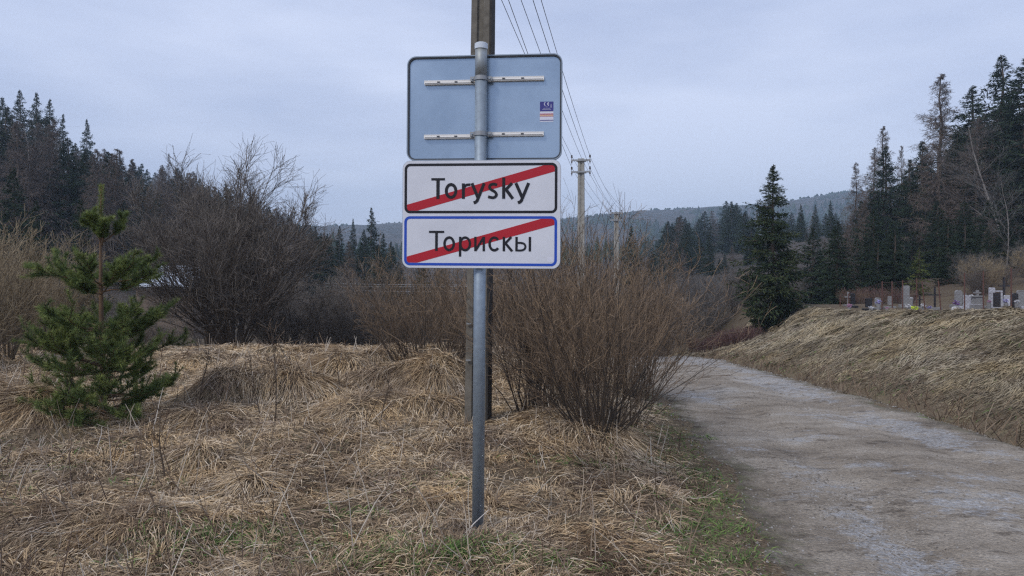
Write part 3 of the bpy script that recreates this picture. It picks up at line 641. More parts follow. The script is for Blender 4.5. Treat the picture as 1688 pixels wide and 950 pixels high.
PROTO = {}
def proto(key, fn):
    if key not in PROTO: PROTO[key] = fn()
    return PROTO[key]
KINDS = {
    'spruce': ('spruce_tree', 'trunk', 'crown', 'spruce', [lambda s=s: spruce_meshes(s, rad=r_) for s, r_ in ((1, .20), (2, .235), (3, .18), (4, .215))]),
    'larch': ('larch_tree', 'trunk', 'crown', 'larch', [lambda s=s: larch_meshes(s) for s in (11, 12)]),
    'bare': ('bare_tree', 'trunk', 'crown', 'bare tree', [lambda s=s: bare_meshes(s, bark='palebark', thick=.007) for s in (21, 22)]),
    'thicket': ('bare_shrub', 'stem', 'twigs', 'shrub', [lambda s=s: bare_meshes(s, h=4, stems=13, spread=.75, matn='twig', n1=10, n2=6, n3=3, thick=.007) for s in (31, 32, 33)]),
    'grey': ('bare_shrub', 'stem', 'twigs', 'shrub', [lambda s=s: bare_meshes(s, h=4, stems=11, spread=.55, matn='greytwig', n1=11, n2=6, n3=3, thick=.007) for s in (36, 37)]),
    'redbush': ('willow_shrub', 'stem', 'twigs', 'shrub', [lambda s=s: shrub_mesh(s, tipw=.0032) for s in (41, 42)]),
    'yellow': ('willow_shrub', 'stem', 'twigs', 'shrub', [lambda s=s: shrub_mesh(s, h=2.4, stems=46, spread=.6, matn='yellowtwig', tipw=.0034, n2=8) for s in (45, 46)]),
    'crimson': ('red_stemmed_shrub', 'stem', 'twigs', 'shrub', [lambda s=s: shrub_mesh(s, h=1., stems=60, spread=.5, matn='purpletwig', thick=.01, tipw=.005, n2=4, n3=2, base=.5) for s in (48,)]),
    'thuja': ('conifer_tree', 'trunk', 'crown', 'conifer', [lambda: spruce_meshes(51, h=4., nb=90, tw=8, per=4, rad=.22, needle='thuja', leafs=.8, dense=1.4)]),
}
PLACED = []
def plant(kind, var, x, y, h, label, group=None, wid=1., rz=None, dz=0., lean=0.):
    nm, a, b, cat, fns = KINDS[kind]; var %= len(fns)
    t, c, h0 = proto((kind, var), fns[var]); s = h / h0
    o = empty(nm, (x, y, h1(x, y) - .05 + dz), random.uniform(0, 6.28) if rz is None else rz, label=label, cat=cat, group=group)
    o.scale = (s * wid, s * wid, s); o.rotation_euler[1] = lean
    child(a, t, o); child(b, c, o); PLACED.append((x, y, nm)); return o
def plant_px(kind, var, px, top, y, label, group=None, wid=1., **k):
    x = X(px, y); z0 = h1(x, y); return plant(kind, var, x, y, Zp(top, y) - z0 + .05, label, group, wid, **k)

# ------------------------------------------------------------------ the road sign
LET = 4.525
D0 = 4.5
sx0 = X(788, D0); sz0 = h1(sx0, D0)
sign = empty('road_sign', (sx0, D0, sz0), math.radians(-5.5), label='roadside sign on a grey steel post, town name crossed out with red stripes', cat='road sign')
sign.rotation_euler = (0, math.radians(.38), math.radians(-5.5))
def zl(py, d=D0): return Zp(py, d) - sz0
post_top = zl(74)
mb = MB(); mb.tube([(0, 0, -.3), (0, 0, zl(131))], .0382, 28)
post = mb.build('post', 'galv', sign, smooth=True)
mb = MB(); mb.tube([(0, 0, zl(131)), (0, 0, post_top)], .0380, 28)
mb.build('post_top', 'galvold', sign, smooth=True)['label'] = 'stained upper length of the post'
mb = MB(); mb.tube([(0, 0, post_top - .030), (0, 0, post_top + .004), (0, 0, post_top + .009)], [.0415, .0415, .034], 28); mb.build('post_cap', 'plastic', sign)
for me_ in (post.data,):
    pass
# blank back of the upper panel (behind the post)
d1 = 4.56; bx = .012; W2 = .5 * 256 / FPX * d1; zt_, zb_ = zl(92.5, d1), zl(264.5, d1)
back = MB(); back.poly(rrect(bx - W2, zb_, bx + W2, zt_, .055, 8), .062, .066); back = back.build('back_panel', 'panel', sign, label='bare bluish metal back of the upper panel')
rim = MB(); rim.ring(rrect(bx - W2 - .003, zb_ - .003, bx + W2 + .003, zt_ + .003, .058, 8), rrect(bx - W2 + .004, zb_ + .004, bx + W2 - .004, zt_ - .004, .051, 8), .047, .070)
rim.build('rim', 'rim', back)
rim = MB(); rim.ring(rrect(bx - W2 + .0042, zb_ + .0042, bx + W2 - .0042, zt_ - .0042, .051, 8), rrect(bx - W2 + .012, zb_ + .012, bx + W2 - .012, zt_ - .012, .044, 8), .0505, .0615)
rim.build('folded_edge', 'lip_and_shade', back)
k1 = d1 / FPX
for zc, tilt in ((zl(134, d1), .008), (zl(224, d1), .006)):
    for sgn, xa, xb in ((-1, (698 - 794) * k1, -.040), (1, .040, (896 - 794) * k1)):
        rl_ = MB(); c = (xa + xb) / 2; L0 = xb - xa; zz = zc + tilt * sgn
        rl_.box((c, .0425, zz), (L0, .008, .022)); rl_.box((c, .0485, zz + .0105), (L0, .022, .0035)); rl_.box((c, .0485, zz - .0105), (L0, .022, .0035)); rl_.box((c, .0565, zz), (L0, .004, .030))
        r__ = rl_.build('mounting_rail', 'alu', back)
        sl_ = MB()
        for fx in (.28, .62): sl_.box((xa + L0 * fx, .0365, zz + .001), (.018, .003, .006))
        sl_.box((c, .0372, zz - .0070), (L0 * .97, .002, .0028))  # thin shadow along the rail's lower edge, put in as a dark strip
        sl_.build('slot_and_shade', 'lip_and_shade', back)
    cl = MB()
    an = np.linspace(math.radians(180), math.radians(360), 15)
    for r0, r1 in ((.0385, .0425),):
        V = [];
        for a_ in an:
            for rr_ in (r0, r1):
                for zz in (-.013, .013): V.append((rr_ * math.cos(a_), rr_ * math.sin(a_), zc + zz))
        F = []
        for i in range(14):
            b0 = i * 4; b1 = b0 + 4; F += [[b0 + 2, b1 + 2, b1 + 3, b0 + 3], [b0, b0 + 1, b1 + 1, b1], [b0 + 1, b0 + 3, b1 + 3, b1 + 1], [b0, b1, b1 + 2, b0 + 2]]
        cl.add(V, F)
    for sg in (-1, 1):
        cl.box((sg * .054, .004, zc), (.030, .005, .028)); cl.box((sg * .066, .020, zc), (.004, .034, .028))
    cl = cl.build('clamp', 'iron', post)
    for sg in (-1, 1):
        bo = MB(); bo.tube([(sg * .055, -.008, zc), (sg * .055, .002, zc)], .0062, 6); bo.build('bolt', 'rim', cl)
# certification sticker
kx = lambda zx: (zx / 4.319 + 640 - 793) * k1; kz = lambda zy: zl(50 + zy / 4.319, d1)
st = MB(); st.box(((kx(1072) + kx(1168)) / 2, .0612, (kz(516) + kz(658)) / 2), (kx(1168) - kx(1072), .001, kz(516) - kz(658)), mi=0)
stk = st.build('sticker', 'stickerwhite', back)
st = MB(); st.box(((kx(1072) + kx(1168)) / 2, .0601, (kz(516) + kz(584)) / 2), (kx(1168) - kx(1072) - .001, .001, kz(516) - kz(584)), mi=0)
for a_, b_, m_ in ((601, 607, 1), (611, 616, 2), (645, 650, 0), (620, 622, 1)):
    st.box(((kx(1072) + kx(1168)) / 2, .0602, (kz(a_) + kz(b_)) / 2), (kx(1168) - kx(1072) - .001, .0007, kz(a_) - kz(b_)), mi=m_)
st.build('printed_field', ['navy', 'red', 'orange'], back)
def ribbon(mb, pts, wd, y0, y1):
    p = np.array(pts, float); n = len(p)
    if n == 2: t = np.repeat(unit(p[1:] - p[:1]), 2, 0); mi = np.ones(2)
    else:
        sg = unit(p[1:] - p[:-1]); t = np.r_[sg[:1], unit(sg[1:] + sg[:-1]), sg[-1:]]
        mi = np.r_[1, 1 / np.clip(np.sum(t[1:-1] * sg[1:], 1), .6, 1), 1]
    no = np.c_[-t[:, 1], t[:, 0]] * (wd / 2) * mi[:, None]; a = p + no; b = p - no
    V = np.concatenate([np.c_[q_[:, 0], np.full(n, yy), q_[:, 1]] for yy in (y0, y1) for q_ in (a, b)])
    i = np.arange(n - 1); F = [np.c_[i, i + 1, n + i + 1, n + i], np.c_[2 * n + i, 3 * n + i, 3 * n + i + 1, 2 * n + i + 1], np.c_[i, 2 * n + i, 2 * n + i + 1, i + 1], np.c_[n + i, n + i + 1, 3 * n + i + 1, 3 * n + i]]
    F.append(np.array([[0, n, 3 * n, 2 * n], [n - 1, 3 * n - 1, 4 * n - 1, 2 * n - 1]])); mb.add(V, F)
def arc(cx, cy, rx, ry, a0, a1, n=24): return [(cx + rx * math.cos(math.radians(a0 + (a1 - a0) * i / n)), cy + ry * math.sin(math.radians(a0 + (a1 - a0) * i / n))) for i in range(n + 1)]
def smooth(pts, n=5):
    p = [np.array(q_, float) for q_ in pts]; p = [2 * p[0] - p[1]] + p + [2 * p[-1] - p[-2]]; o_ = []
    for i in range(1, len(p) - 2):
        for k in range(n):
            t = k / n; o_.append(tuple(.5 * ((2 * p[i]) + (-p[i - 1] + p[i + 1]) * t + (2 * p[i - 1] - 5 * p[i] + 4 * p[i + 1] - p[i + 2]) * t * t + (-p[i - 1] + 3 * p[i] - 3 * p[i + 1] + p[i + 2]) * t ** 3)))
    return o_ + [tuple(p[-2])]
ce = MB()
cx_, cz_ = kx(1113), kz(533)
for dx in (0, 24): ribbon(ce, [(cx_ + (dx + 10 * math.cos(math.radians(t))) * k1 / 4.319, cz_ + 11 * math.sin(math.radians(t)) * k1 / 4.319) for t in range(100, 261, 16)], 4.5 * k1 / 4.319, .0590, .0597)
ribbon(ce, [(cx_ + 16 * k1 / 4.319, cz_), (cx_ + 24 * k1 / 4.319, cz_)], 4 * k1 / 4.319, .0589, .0597)
for zy, a_, b_ in ((553, 1112, 1126), (572, 1088, 1150), (563, 1096, 1146)): ribbon(ce, [(kx(a_), kz(zy)), (kx(b_), kz(zy))], 1.6 * k1 / 4.319, .0590, .0597)
ribbon(ce, [(kx(1151), kz(535)), (kx(1151), kz(560))], 3.5 * k1 / 4.319, .0590, .0597)
ce.build('certification_mark', 'stickerwhite', back)

# name panel with two fields (in front of the post)
d2 = 4.44; k2 = d2 / FPX
lx = lambda zx: (zx / LET + 640 - 788.0) * k2 * 1.002 - .012; lz = lambda zy: Zp(250 + zy / LET, d2) - sz0
PO = rrect(lx(108), lz(869), lx(1290), lz(68), .048, 8)
mb = MB(); mb.poly(PO, -.064, -.060); name = mb.build('name_panel', 'white', sign, label='white town name panel with two bordered fields')
mb = MB(); mb.ring(rrect(lx(108) - .002, lz(869) - .002, lx(1290) + .002, lz(68) + .002, .050, 8), rrect(lx(108) + .0005, lz(869) + .0005, lx(1290) - .0005, lz(68) - .0005, .0475, 8), -.0635, -.040)
mb.build('rim', 'rim', name)
mb = MB()
for zc in (lz(200), lz(700)): mb = MB(); mb.box((0, -.050, zc), (.5, .018, .03)); mb.build('mounting_rail', 'alu', name)
for nm_, z0, z1, mt in (('black_border', 88, 461, 'black'), ('blue_border', 483, 852, 'blue')):
    mb = MB(); t_ = 19 * k2 / LET
    mb.ring(rrect(lx(121), lz(z1), lx(1267), lz(z0), .036, 8), rrect(lx(121) + t_, lz(z1) + t_, lx(1267) - t_, lz(z0) - t_, .021, 8), -.0652, -.0638); mb.build(nm_, mt, name)
for dz, tl in ((0, 0), (390.5, -1)):
    mb = MB(); y_ = lambda v: lz(v + dz)
    P_ = [(lx(141), y_(396)), (lx(141), y_(424)), (lx(146), y_(434)), (lx(156), y_(441)), (lx(222), y_(441)), (lx(1247), y_(153 if not dz else 157)), (lx(1247), y_(123)), (lx(1243), y_(114)), (lx(1232), y_(107)), (lx(1165), y_(107))]
    mb.poly(P_, -.0649, -.0638); mb.build('red_stripe', 'red', name)
LAT = [
    [([(325, 206), (428, 206)], 17), ([(376, 199), (376, 353)], 25)],
    [(arc(475, 294, 36, 48, 0, 360, 36), 23)],
    [([(568, 238), (568, 353)], 23), (smooth([(568, 292), (576, 264), (592, 250), (620, 247)]), 19)],
    [([(632, 237), (678, 345)], 24), (smooth([(724, 237), (682, 342), (668, 372), (646, 384)]), 23)],
    [(smooth([(820, 251), (795, 244), (770, 252), (765, 271), (778, 286), (802, 300), (816, 320), (808, 338), (788, 345), (754, 338)]), 21)],
    [([(870, 196), (870, 353)], 23), ([(932, 237), (880, 292)], 22), ([(888, 285), (938, 353)], 24)],
    [([(960, 237), (1008, 345)], 24), (smooth([(1055, 237), (1012, 342), (998, 372), (976, 384)]), 23)]]
CYR = [
    [([(310, 600), (425, 600)], 16), ([(367, 593), (367, 743)], 20)],
    [(arc(463, 689, 35, 47, 0, 360, 36), 19)],
    [([(546, 636), (546, 784)], 18), (arc(584, 689, 36, 47, 0, 360, 36), 18)],
    [([(661, 636), (661, 743)], 18), ([(724, 636), (724, 743)], 18), ([(663, 738), (722, 641)], 17)],
    [(arc(803, 689, 36, 47, 40, 320, 28), 19)],
    [([(874, 636), (874, 743)], 18), ([(929, 636), (878, 692)], 17), ([(886, 684), (936, 743)], 19)],
    [([(968, 636), (968, 743)], 18), (smooth([(968, 681), (1005, 681), (1027, 690), (1034, 709), (1026, 727), (1005, 736), (968, 736)]), 15)],
    [([(1067, 636), (1067, 743)], 18)]]
for word in (LAT, CYR):
    for letter in word:
        mb = MB()
        for j, (pts, wd) in enumerate(letter):
            ribbon(mb, [(lx(a_), lz(b_)) for a_, b_ in pts], wd * k2 / LET * .98, -.0662 - .0002 * j, -.0640)
        mb.build('letter', 'black', name)
mb = MB(); mb.box(((lx(1195) + lx(1245)) / 2, -.0644, (lz(788) + lz(822)) / 2), (lx(1240) - lx(1195), .0008, lz(788) - lz(822))); mb.build('pale_patch', 'stickerwhite', name)

# stick leaning at the foot of the post
mb = MB(); mb.tube([(sx0 - .105, D0 - .22, sz0 + .02), (sx0 - .02, D0 - .12, sz0 + .085), (sx0 + .07, D0 - .06, sz0 + .15)], [.003, .0035, .002], 5)
mb.build('stick', mat('bleached stick', (.6, .55, .5)), label='bleached thin stick leaning against the foot of the grey post', cat='stick')

# ------------------------------------------------------------------ power poles and wires
def insul(par, x, y, z, s=1.):
    mb = MB(); mb.tube([(x, y, z - .05), (x, y, z), (x, y, z + .02), (x, y, z + .05), (x, y, z + .08)], np.array([.008, .012, .034, .022, .03]) * s, 8); mb.build('insulator', 'porcelain', par)
def pole(px, y, topz, wb, wt, label, m_='concrete', arms=(0.06, .42), hw=.28, lean=0.):
    x = X(px, y); z0 = h1(x, y) - .3; o = empty('utility_pole', (x, y, z0), math.radians(-10), label=label, cat='utility pole', group='poles of the overhead line'); o.rotation_euler[1] = lean
    h = topz - z0; mb = MB()
    for a_, b_ in ((0, 1),):
        n_ = 8; V = []; 
        prof = [(-.5, -.5), (-.18, -.5), (-.14, -.36), (.14, -.36), (.18, -.5), (.5, -.5), (.5, .5), (-.5, .5)]
        for zz, w_ in ((0, wb), (h, wt)):
            V += [(p_[0] * w_, p_[1] * w_, zz) for p_ in prof]
        F4 = [[i, (i + 1) % 8, 8 + (i + 1) % 8, 8 + i] for i in range(8)]
        mb.add(V, [np.array(F4), np.array([[8, 9, 10, 11, 12, 13, 14, 15]])])
    sh = mb.build('shaft', m_, o)
    ends = []
    for k, dz in enumerate(arms):
        mb = MB(); mb.box((0, -wt * .5 - .028, h - dz), (hw * 2 + .04, .05, .05 if topz > 4.9 else .09)); mb.box((0, wt * .5 + .012, h - dz), (wt + .12, .02, .045))
        ar = mb.build('crossarm', 'iron', o)
        for sx_ in (-1, 1):
            insul(ar, sx_ * hw, -wt * .5 - .03, h - dz + .075); insul(ar, sx_ * hw, -wt * .5 - .03, h - dz - .08, .8)
            ends.append((x + lean * h + sx_ * hw, y, topz - dz + .12))
    ends.append((x + lean * h, y, topz + .05))
    return o, ends
p1, e1 = pole(786, 7.5, 5.5, .225, .185, 'dark mossy utility pole standing right behind the town sign post', 'moss', lean=math.radians(.75))
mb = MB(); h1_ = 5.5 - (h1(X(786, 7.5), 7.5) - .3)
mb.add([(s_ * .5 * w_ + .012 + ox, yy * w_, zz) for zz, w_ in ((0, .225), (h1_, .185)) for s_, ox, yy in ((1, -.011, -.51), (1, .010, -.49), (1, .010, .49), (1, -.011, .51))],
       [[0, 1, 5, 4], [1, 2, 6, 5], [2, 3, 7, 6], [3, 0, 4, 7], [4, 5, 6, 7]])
mb.build('dark_strip', 'dark', p1)  # near-black strip down the right side of the pole
for pz in (1.08, .70):
    mb = MB(); mb.box((-.07, -.135, pz + .3 - .02), (.05, .02, .012)); mb.build('step_bracket', 'iron', p1)
p2, e2 = pole(958, 22, Zp(262, 22), .25, .19, 'pale concrete utility pole rising from the red brown bush right of the sign')
p3, e3 = pole(1016, 37, Zp(350, 37), .29, .23, 'farthest small utility pole above the bush, beyond the pale pole')
e2[3] = e2[3]; starts = [e1[0], e1[1], (e1[2][0] + .24, e1[2][1], e1[2][2] + .1), e1[3], e1[4]]
names = ['second', 'rightmost of', 'leftmost', 'third', 'middle']
order = ['leftmost overhead wire running from the dark pole to the pale pole', 'rightmost overhead wire running from the dark pole to the pale pole', 'second overhead wire from the left above the blank sign panel',
         'overhead wire just inside the rightmost one above the blank panel', 'middle overhead wire of the five above the blank sign panel']
for a_, b_, c_, lb in zip(starts, e2, e3, order):
    P_ = []
    pre = np.array(a_) + (np.array(a_) - np.array(b_)) * .9
    for A_, B_, sg in ((pre, np.array(a_), .1), (np.array(a_), np.array(b_), .10), (np.array(b_), np.array(c_), .22)):
        for t in np.linspace(0, 1, 13)[:-1]: q_ = A_ * (1 - t) + B_ * t; q_[2] -= 4 * sg * t * (1 - t); P_.append(q_)
    P_.append(np.array(c_)); mb = MB(); mb.tube(P_, .0050, 4); mb.build('overhead_wire', 'wire', label=lb, cat='wire', group='overhead wires between the poles')
# pale wires low across the valley
y = 42.
wl = empty('wire_line', (X(540, y), y, h1(X(540, y), y)), label='three pale low wires strung across the valley left of the pole', cat='wires')
zb0 = wl.location.z
for px, in ((535,), (800,)):
    mb = MB(); mb.tube([(X(px, y) - wl.location.x, 0, h1(X(px, y), y) - zb0 - .2), (X(px, y) - wl.location.x, 0, Zp(463, y) - zb0)], .05, 6); mb.build('post', 'bark', wl)
for pa, pb in ((467, 470), (472, 472), (478, 481)):
    P_ = [(X(535 + 265 * t, y) - wl.location.x, 0, Zp(pa + (pb - pa) * t + 3 * 4 * t * (1 - t) * .4, y) - zb0) for t in np.linspace(0, 1, 14)]
    mb = MB(); mb.tube(P_, .012, 4); mb.build('wire', 'palewire', wl)

# ------------------------------------------------------------------ young pine
def young_pine():
    rs = np.random.RandomState(5); y0 = 7.45; x0 = X(168, y0); z0 = h1(x0, y0)
    o = empty('pine_tree', (x0, y0, z0), 0, label='young green pine with tiered branches standing in the dry grass', cat='pine')
    tr_ = MB(); br = MB(); nd = MB(); top = Zp(307, y0) - z0
    zs = np.linspace(-.05, top, 12); tx = np.stack([.012 * np.sin(zs * 3) - .004 * zs, .01 * np.cos(zs * 4), zs], -1)
    tr_.tube(tx, np.interp(zs, [0, 1.2, 2, top], [.036, .022, .013, .008]), 8)
    PP = []; LL = []
    tiers = [(402, 6, .30, .85), (470, 9, .56, .34), (482, 5, .5, .30), (545, 11, .62, .16), (563, 6, .5, .05), (602, 12, .74, .12), (618, 6, .6, .0), (655, 11, .72, .02), (680, 8, .62, -.04)]
    for py, nb, ln, el in tiers:
        z = Zp(py, y0) - z0
        for k in range(nb):
            a = 6.283 * (k + rs.rand() * .8) / nb; e = el + rs.randn() * .12; l = ln * (.70 + .40 * rs.rand()); n = 6; p = np.array([0, 0, z + rs.randn() * .02]); pts = [p]
            for i in range(n - 1):
                e2_ = e + .32 * (i / (n - 1)) ** 1.5 * 1.4; p = p + np.array([math.cos(a) * math.cos(e2_), math.sin(a) * math.cos(e2_), math.sin(e2_)]) * l / (n - 1) + rs.randn(3) * .008; pts.append(p)
            PP.append(np.array(pts)); LL.append(l)
    P = np.stack(PP); LL = np.array(LL)
    P[:, :, 2] = np.maximum(P[:, :, 2], .06)
    br.tubes(P, np.linspace(.009, .004, 6)[None] * np.ones((len(P), 1)), 5, .5)
    per = 8; Q, Qr = spawn(P, np.full((len(P), 6), .004), per, .32, .98, lambda t: np.full(len(t), 1.), .75, rs, n=4, grav=.09, wig=.08, flat=True, up=.15)
    ql = np.repeat(LL, per) * (.20 + .16 * rs.rand(len(Q))); Q = Q[:, :1] + (Q - Q[:, :1]) * ql[:, None, None]
    per2 = 1; Wq, _ = spawn(Q, np.full((len(Q), 4), .003), per2, .3, .9, lambda t: np.full(len(t), 1.), .6, rs, n=4, grav=.12, wig=.1, up=.1)
    Wq = Wq[:, :1] + (Wq - Wq[:, :1]) * np.repeat(ql, per2)[:, None, None] * .6
    br.tubes(Q, np.full((len(Q), 4), .0032), 4, .5); br.tubes(Wq, np.full((len(Wq), 4), .0026), 3, .5)
    # needles on shoots
    def needles(Pl, lo, per, ln, tb):
        B, m, _ = Pl.shape; t = lo + (1 - lo) * rs.rand(B, per); s = t * (m - 1); i = np.minimum(s.astype(int), m - 2); f = s - i; bi = np.arange(B)[:, None]
        O = (Pl[bi, i] * (1 - f)[..., None] + Pl[bi, i + 1] * f[..., None]).reshape(-1, 3); D = unit(Pl[bi, i + 1] - Pl[bi, i]).reshape(-1, 3)
        rd = unit(rs.randn(len(O), 3)); d = unit(D * .75 + rd * .75 + np.array([0, 0, .12])); L_ = ln * (.7 + .6 * rs.rand(len(O)))
        sd = unit(np.cross(d, rs.randn(len(O), 3))) * .0021
        V = np.stack([O - sd, O + sd, O + d * L_[:, None]], 1).reshape(-1, 3); o_ = np.arange(len(O))[:, None] * 3
        sh = np.repeat(rs.rand(B), per) * .35 + rs.rand(len(O)) * .3 + tb + .25 * t.ravel()
        nd.add(V, [o_ + np.array([[0, 1, 2]])], np.repeat(np.clip(sh, 0, 1), 3))
    needles(P, .35, 320, .060, .05); needles(Q, .10, 150, .058, .1); needles(Wq, .05, 100, .055, .1)
    lead = np.stack([np.interp(np.linspace(1.95, top, 6), zs, tx[:, 0]), np.interp(np.linspace(1.95, top, 6), zs, tx[:, 1]), np.linspace(1.95, top, 6)], -1)[None]
    needles(lead, 0, 1100, .050, .35)
    tr_.build('trunk', 'pinebark', o, smooth=True); br.build('branches', 'pinebark', o); nd.build('needles', 'pine', o)
young_pine()

# ------------------------------------------------------------------ bushes round the sign
def single(name, meshes, x, y, s, label, cat='shrub', group=None, rz=0., a='stem', b='twigs'):
    o = empty(name, (x, y, h1(x, y) - .03), rz, label=label, cat=cat, group=group); o.scale = (s,) * 3; child(a, meshes[0], o); child(b, meshes[1], o); return o
def gpx(px, py, n=12):
    y = 8.
    for _ in range(n): y = .5 * y + .5 * (CH - h1(X(px, y), y)) * FPX / (py - HOR)
    return X(px, y), y
x, y = gpx(985, 703); BX = (x, y)
single('willow_shrub', shrub_mesh(101, h=2.0, stems=95, spread=.9, n2=8, n3=3, thick=.0070, lean=(-.06, .05), base=.28, tipw=.0018, wig=.115), x, y, 1, 'large red brown willow bush fanning up beside the dirt road edge')
single('willow_shrub', shrub_mesh(102, wig=.12, h=1.95, stems=60, spread=.55, n2=9, n3=4, thick=.0075, base=.3), X(895, 8.0), 8.0, 1, 'brown willow bush directly right of the dark pole foot')
single('willow_shrub', shrub_mesh(103, wig=.09, h=2.6, stems=60, spread=.5, n2=8, n3=4, thick=.008, base=.4), X(935, 9.6), 9.6, 1, 'tall willow bush behind, its tips beside the lower name panel')
single('willow_shrub', shrub_mesh(104, wig=.09, h=2.5, stems=60, spread=.5, n2=8, n3=4, base=.4), X(1040, 10.4), 10.4, 1, 'tall orange brown willow bush leaning over the road, behind the large one')
single('willow_shrub', shrub_mesh(105, h=1.95, stems=90, spread=.75, n2=9, n3=4, base=.5, matn='redtwig'), X(705, 11.2), 11.2, 1, 'thin red twigged bush left of the dark pole behind the tussock')
single('willow_shrub', shrub_mesh(106, h=2.1, stems=60, spread=.6, n2=8, n3=4, base=.3), X(755, 12.6), 12.6, 1, 'yellowish willow bush behind the foot of the dark pole')
single('willow_shrub', shrub_mesh(107, h=1.5, stems=30, spread=1.1, n2=6, n3=3, base=.15, thick=.005), X(1035, 7.7), 7.7, 1, 'low spreading twigs of a bush hanging over the road edge')
# dark multi-stemmed tree left of centre
single('bare_tree', bare_meshes(110, h=4.4, stems=32, spread=.92, matn='twig', n1=20, n2=8, n3=2, thick=.0055), X(388, 16.6), 16.6, 1, 'broad dark bare multi stemmed tree behind the grassy mounds', 'bare tree', a='trunk', b='crown')
single('bare_tree', bare_meshes(111, h=5.2, stems=7, spread=.28, matn='twig', n1=16, n2=8, n3=3, thick=.006), X(352, 18.5), 18.5, 1.1, 'slender bare tree with tall upright shoots behind the broad dark one', 'bare tree', a='trunk', b='crown')
# saplings in the field
def sapling(px, py, hp, seed, label, br=9):
    rs = np.random.RandomState(seed); x, y = gpx(px, py); h = hp / FPX * y
    mb = MB(); P, Rr = sweep(np.array([[0, 0, -.03]]), unit(np.array([[rs.randn() * .12, rs.randn() * .1, 1.]])), np.array([h]), np.array([.009]), 8, 0, .06, rs); mb.tubes(P, np.maximum(Rr, .003), 5, .3)
    tw = MB()
    Q, Qr = spawn(P, Rr, br, .2, .95, lambda q_: h * .4 * (1.1 - q_), .6, rs, n=5, wig=.12, up=.2, rf=.5); Qr = np.maximum(Qr, .0022); tw.tubes(Q, Qr, 4, .3)
    W, Wr = spawn(Q, Qr, 4, .3, 1, lambda q_: np.full(len(q_), h * .1), .6, rs, n=3, wig=.2, rf=.7); tw.tubes(W, np.maximum(Wr, .0018), 3, .5)
    o = empty('bare_sapling', (x, y, h1(x, y)), 0, label=label, cat='sapling', group='bare saplings in the rough grass'); mb.build('stem', 'redtwig', o); tw.build('twigs', 'redtwig', o)
sapling(452, 700, 175, 1, 'taller bare sapling with forked twigs on the grassy mounds left of the sign', 13)
sapling(430, 690, 110, 2, 'short bent sapling just left of the taller forked sapling')
sapling(625, 700, 95, 3, 'thin leaning sapling between the forked one and the dark pole', 5)
sapling(560, 640, 70, 4, 'small reddish sapling on the far mounds near the middle', 7)
sapling(330, 640, 75, 5, 'small twiggy sapling on the mounds right of the pine', 8)
sapling(655, 610, 60, 6, 'little sapling beside the big tussock left of the pole', 7)
sapling(100, 690, 95, 7, 'slim whitish weed stem in front of the pine', 10)
sapling(1120, 745, 40, 8, 'tiny twig sprouting at the road edge near the bush', 6)
sapling(272, 790, 130, 9, 'dark dry weed stem in the near grass right of the pine', 5)

# left edge: straw coloured willows
for i, (px, y, hp, lb) in enumerate([(-50, 10.6, 2.5, 'straw brown willow bush at the left picture edge'), (15, 11.6, 2.1, 'pale brown willow bush between the left edge and the pine'), (70, 13.2, 2.1, 'yellowish willow bush seen just behind the pine, left side'),
                              (-5, 14.5, 2.6, 'farther straw coloured willow bush behind the left edge bushes'), (115, 15.5, 1.8, 'low yellowish willow bush behind the pine trunk'), (60, 17, 2.2, 'brown willow bush farthest back behind the pine')]):
    plant('yellow', i, X(px, y), y, hp, lb, 'straw coloured willows at the left')
# thicket filling the valley
rsT = np.random.RandomState(77); k = 0
TH = [(px, y, hh) for px, y, hh in [(215, 17.5, 1.1), (255, 19, 1.2), (290, 21, 1.2), (460, 19, 2.3), (505, 20, 2.6), (545, 19, 2.0), (585, 20.5, 2.2), (625, 19.5, 2.0), (660, 21, 2.3), (700, 19, 2.1), (740, 21, 2.4), (530, 24, 3.2), (600, 26, 3.0), (480, 26, 3.3), (670, 25, 2.6), (740, 27, 2.7), (200, 26, 1.6), (150, 23, 2.4),
                              (570, 34, 4.2), (545, 30, 4.6), (640, 33, 2.9), (440, 31, 3.6), (345, 29, 3), (262, 33, 1.6), (180, 34, 3.6), (110, 30, 3.3), (40, 27, 3.4), (720, 36, 3.0)]]
for px, y, hh in TH:
    plant('thicket', k, X(px, y), y, hh, 'dark bare shrub in the tangled thicket behind the grassy mounds', 'bare shrubs in the valley thicket', wid=1.2); k += 1
for px, y, hh in [(820, 20, 2.7), (860, 24, 3), (905, 21, 2.6), (950, 26, 3.2), (1000, 22, 2.9), (1040, 27, 3.3), (1080, 31, 3.4), (1065, 24, 2.5)]:
    plant('redbush', k, X(px, y), y, hh, 'brown willow bush farther down the left roadside behind the large bush', 'roadside willows behind the large bush', wid=1.1); k += 1
for px, y, hh in [(1095, 44, 4.2), (1120, 40, 3.6), (1150, 46, 4.4), (1180, 42, 4.2), (1210, 48, 5.4), (1232, 44, 4.6), (1165, 56, 6), (1200, 60, 6.6), (1240, 58, 5.5), (1120, 60, 5), (1085, 52, 4.6), (1335, 50, 5.0), (1300, 55, 6), (1230, 52, 7), (1320, 44, 4), (1140, 36, 3.0), (1175, 37, 3.0), (1210, 37, 3.2), (1235, 36, 2.8), (1195, 41, 3.8), (1250, 40, 4), (1345, 48, 3.6), (1310, 38, 2.6), (1100, 34, 2.8), (1225, 42, 3.8), (1160, 40, 3.8)]:
    hh = min(hh, Zp(432 + 9 * (k % 4), y) - h1(X(px, y), y)); plant('grey', k, X(px, y), y, hh, 'grey bare shrub in the hollow beyond the bend of the road', 'grey shrubs beyond the road bend', wid=1.15); k += 1
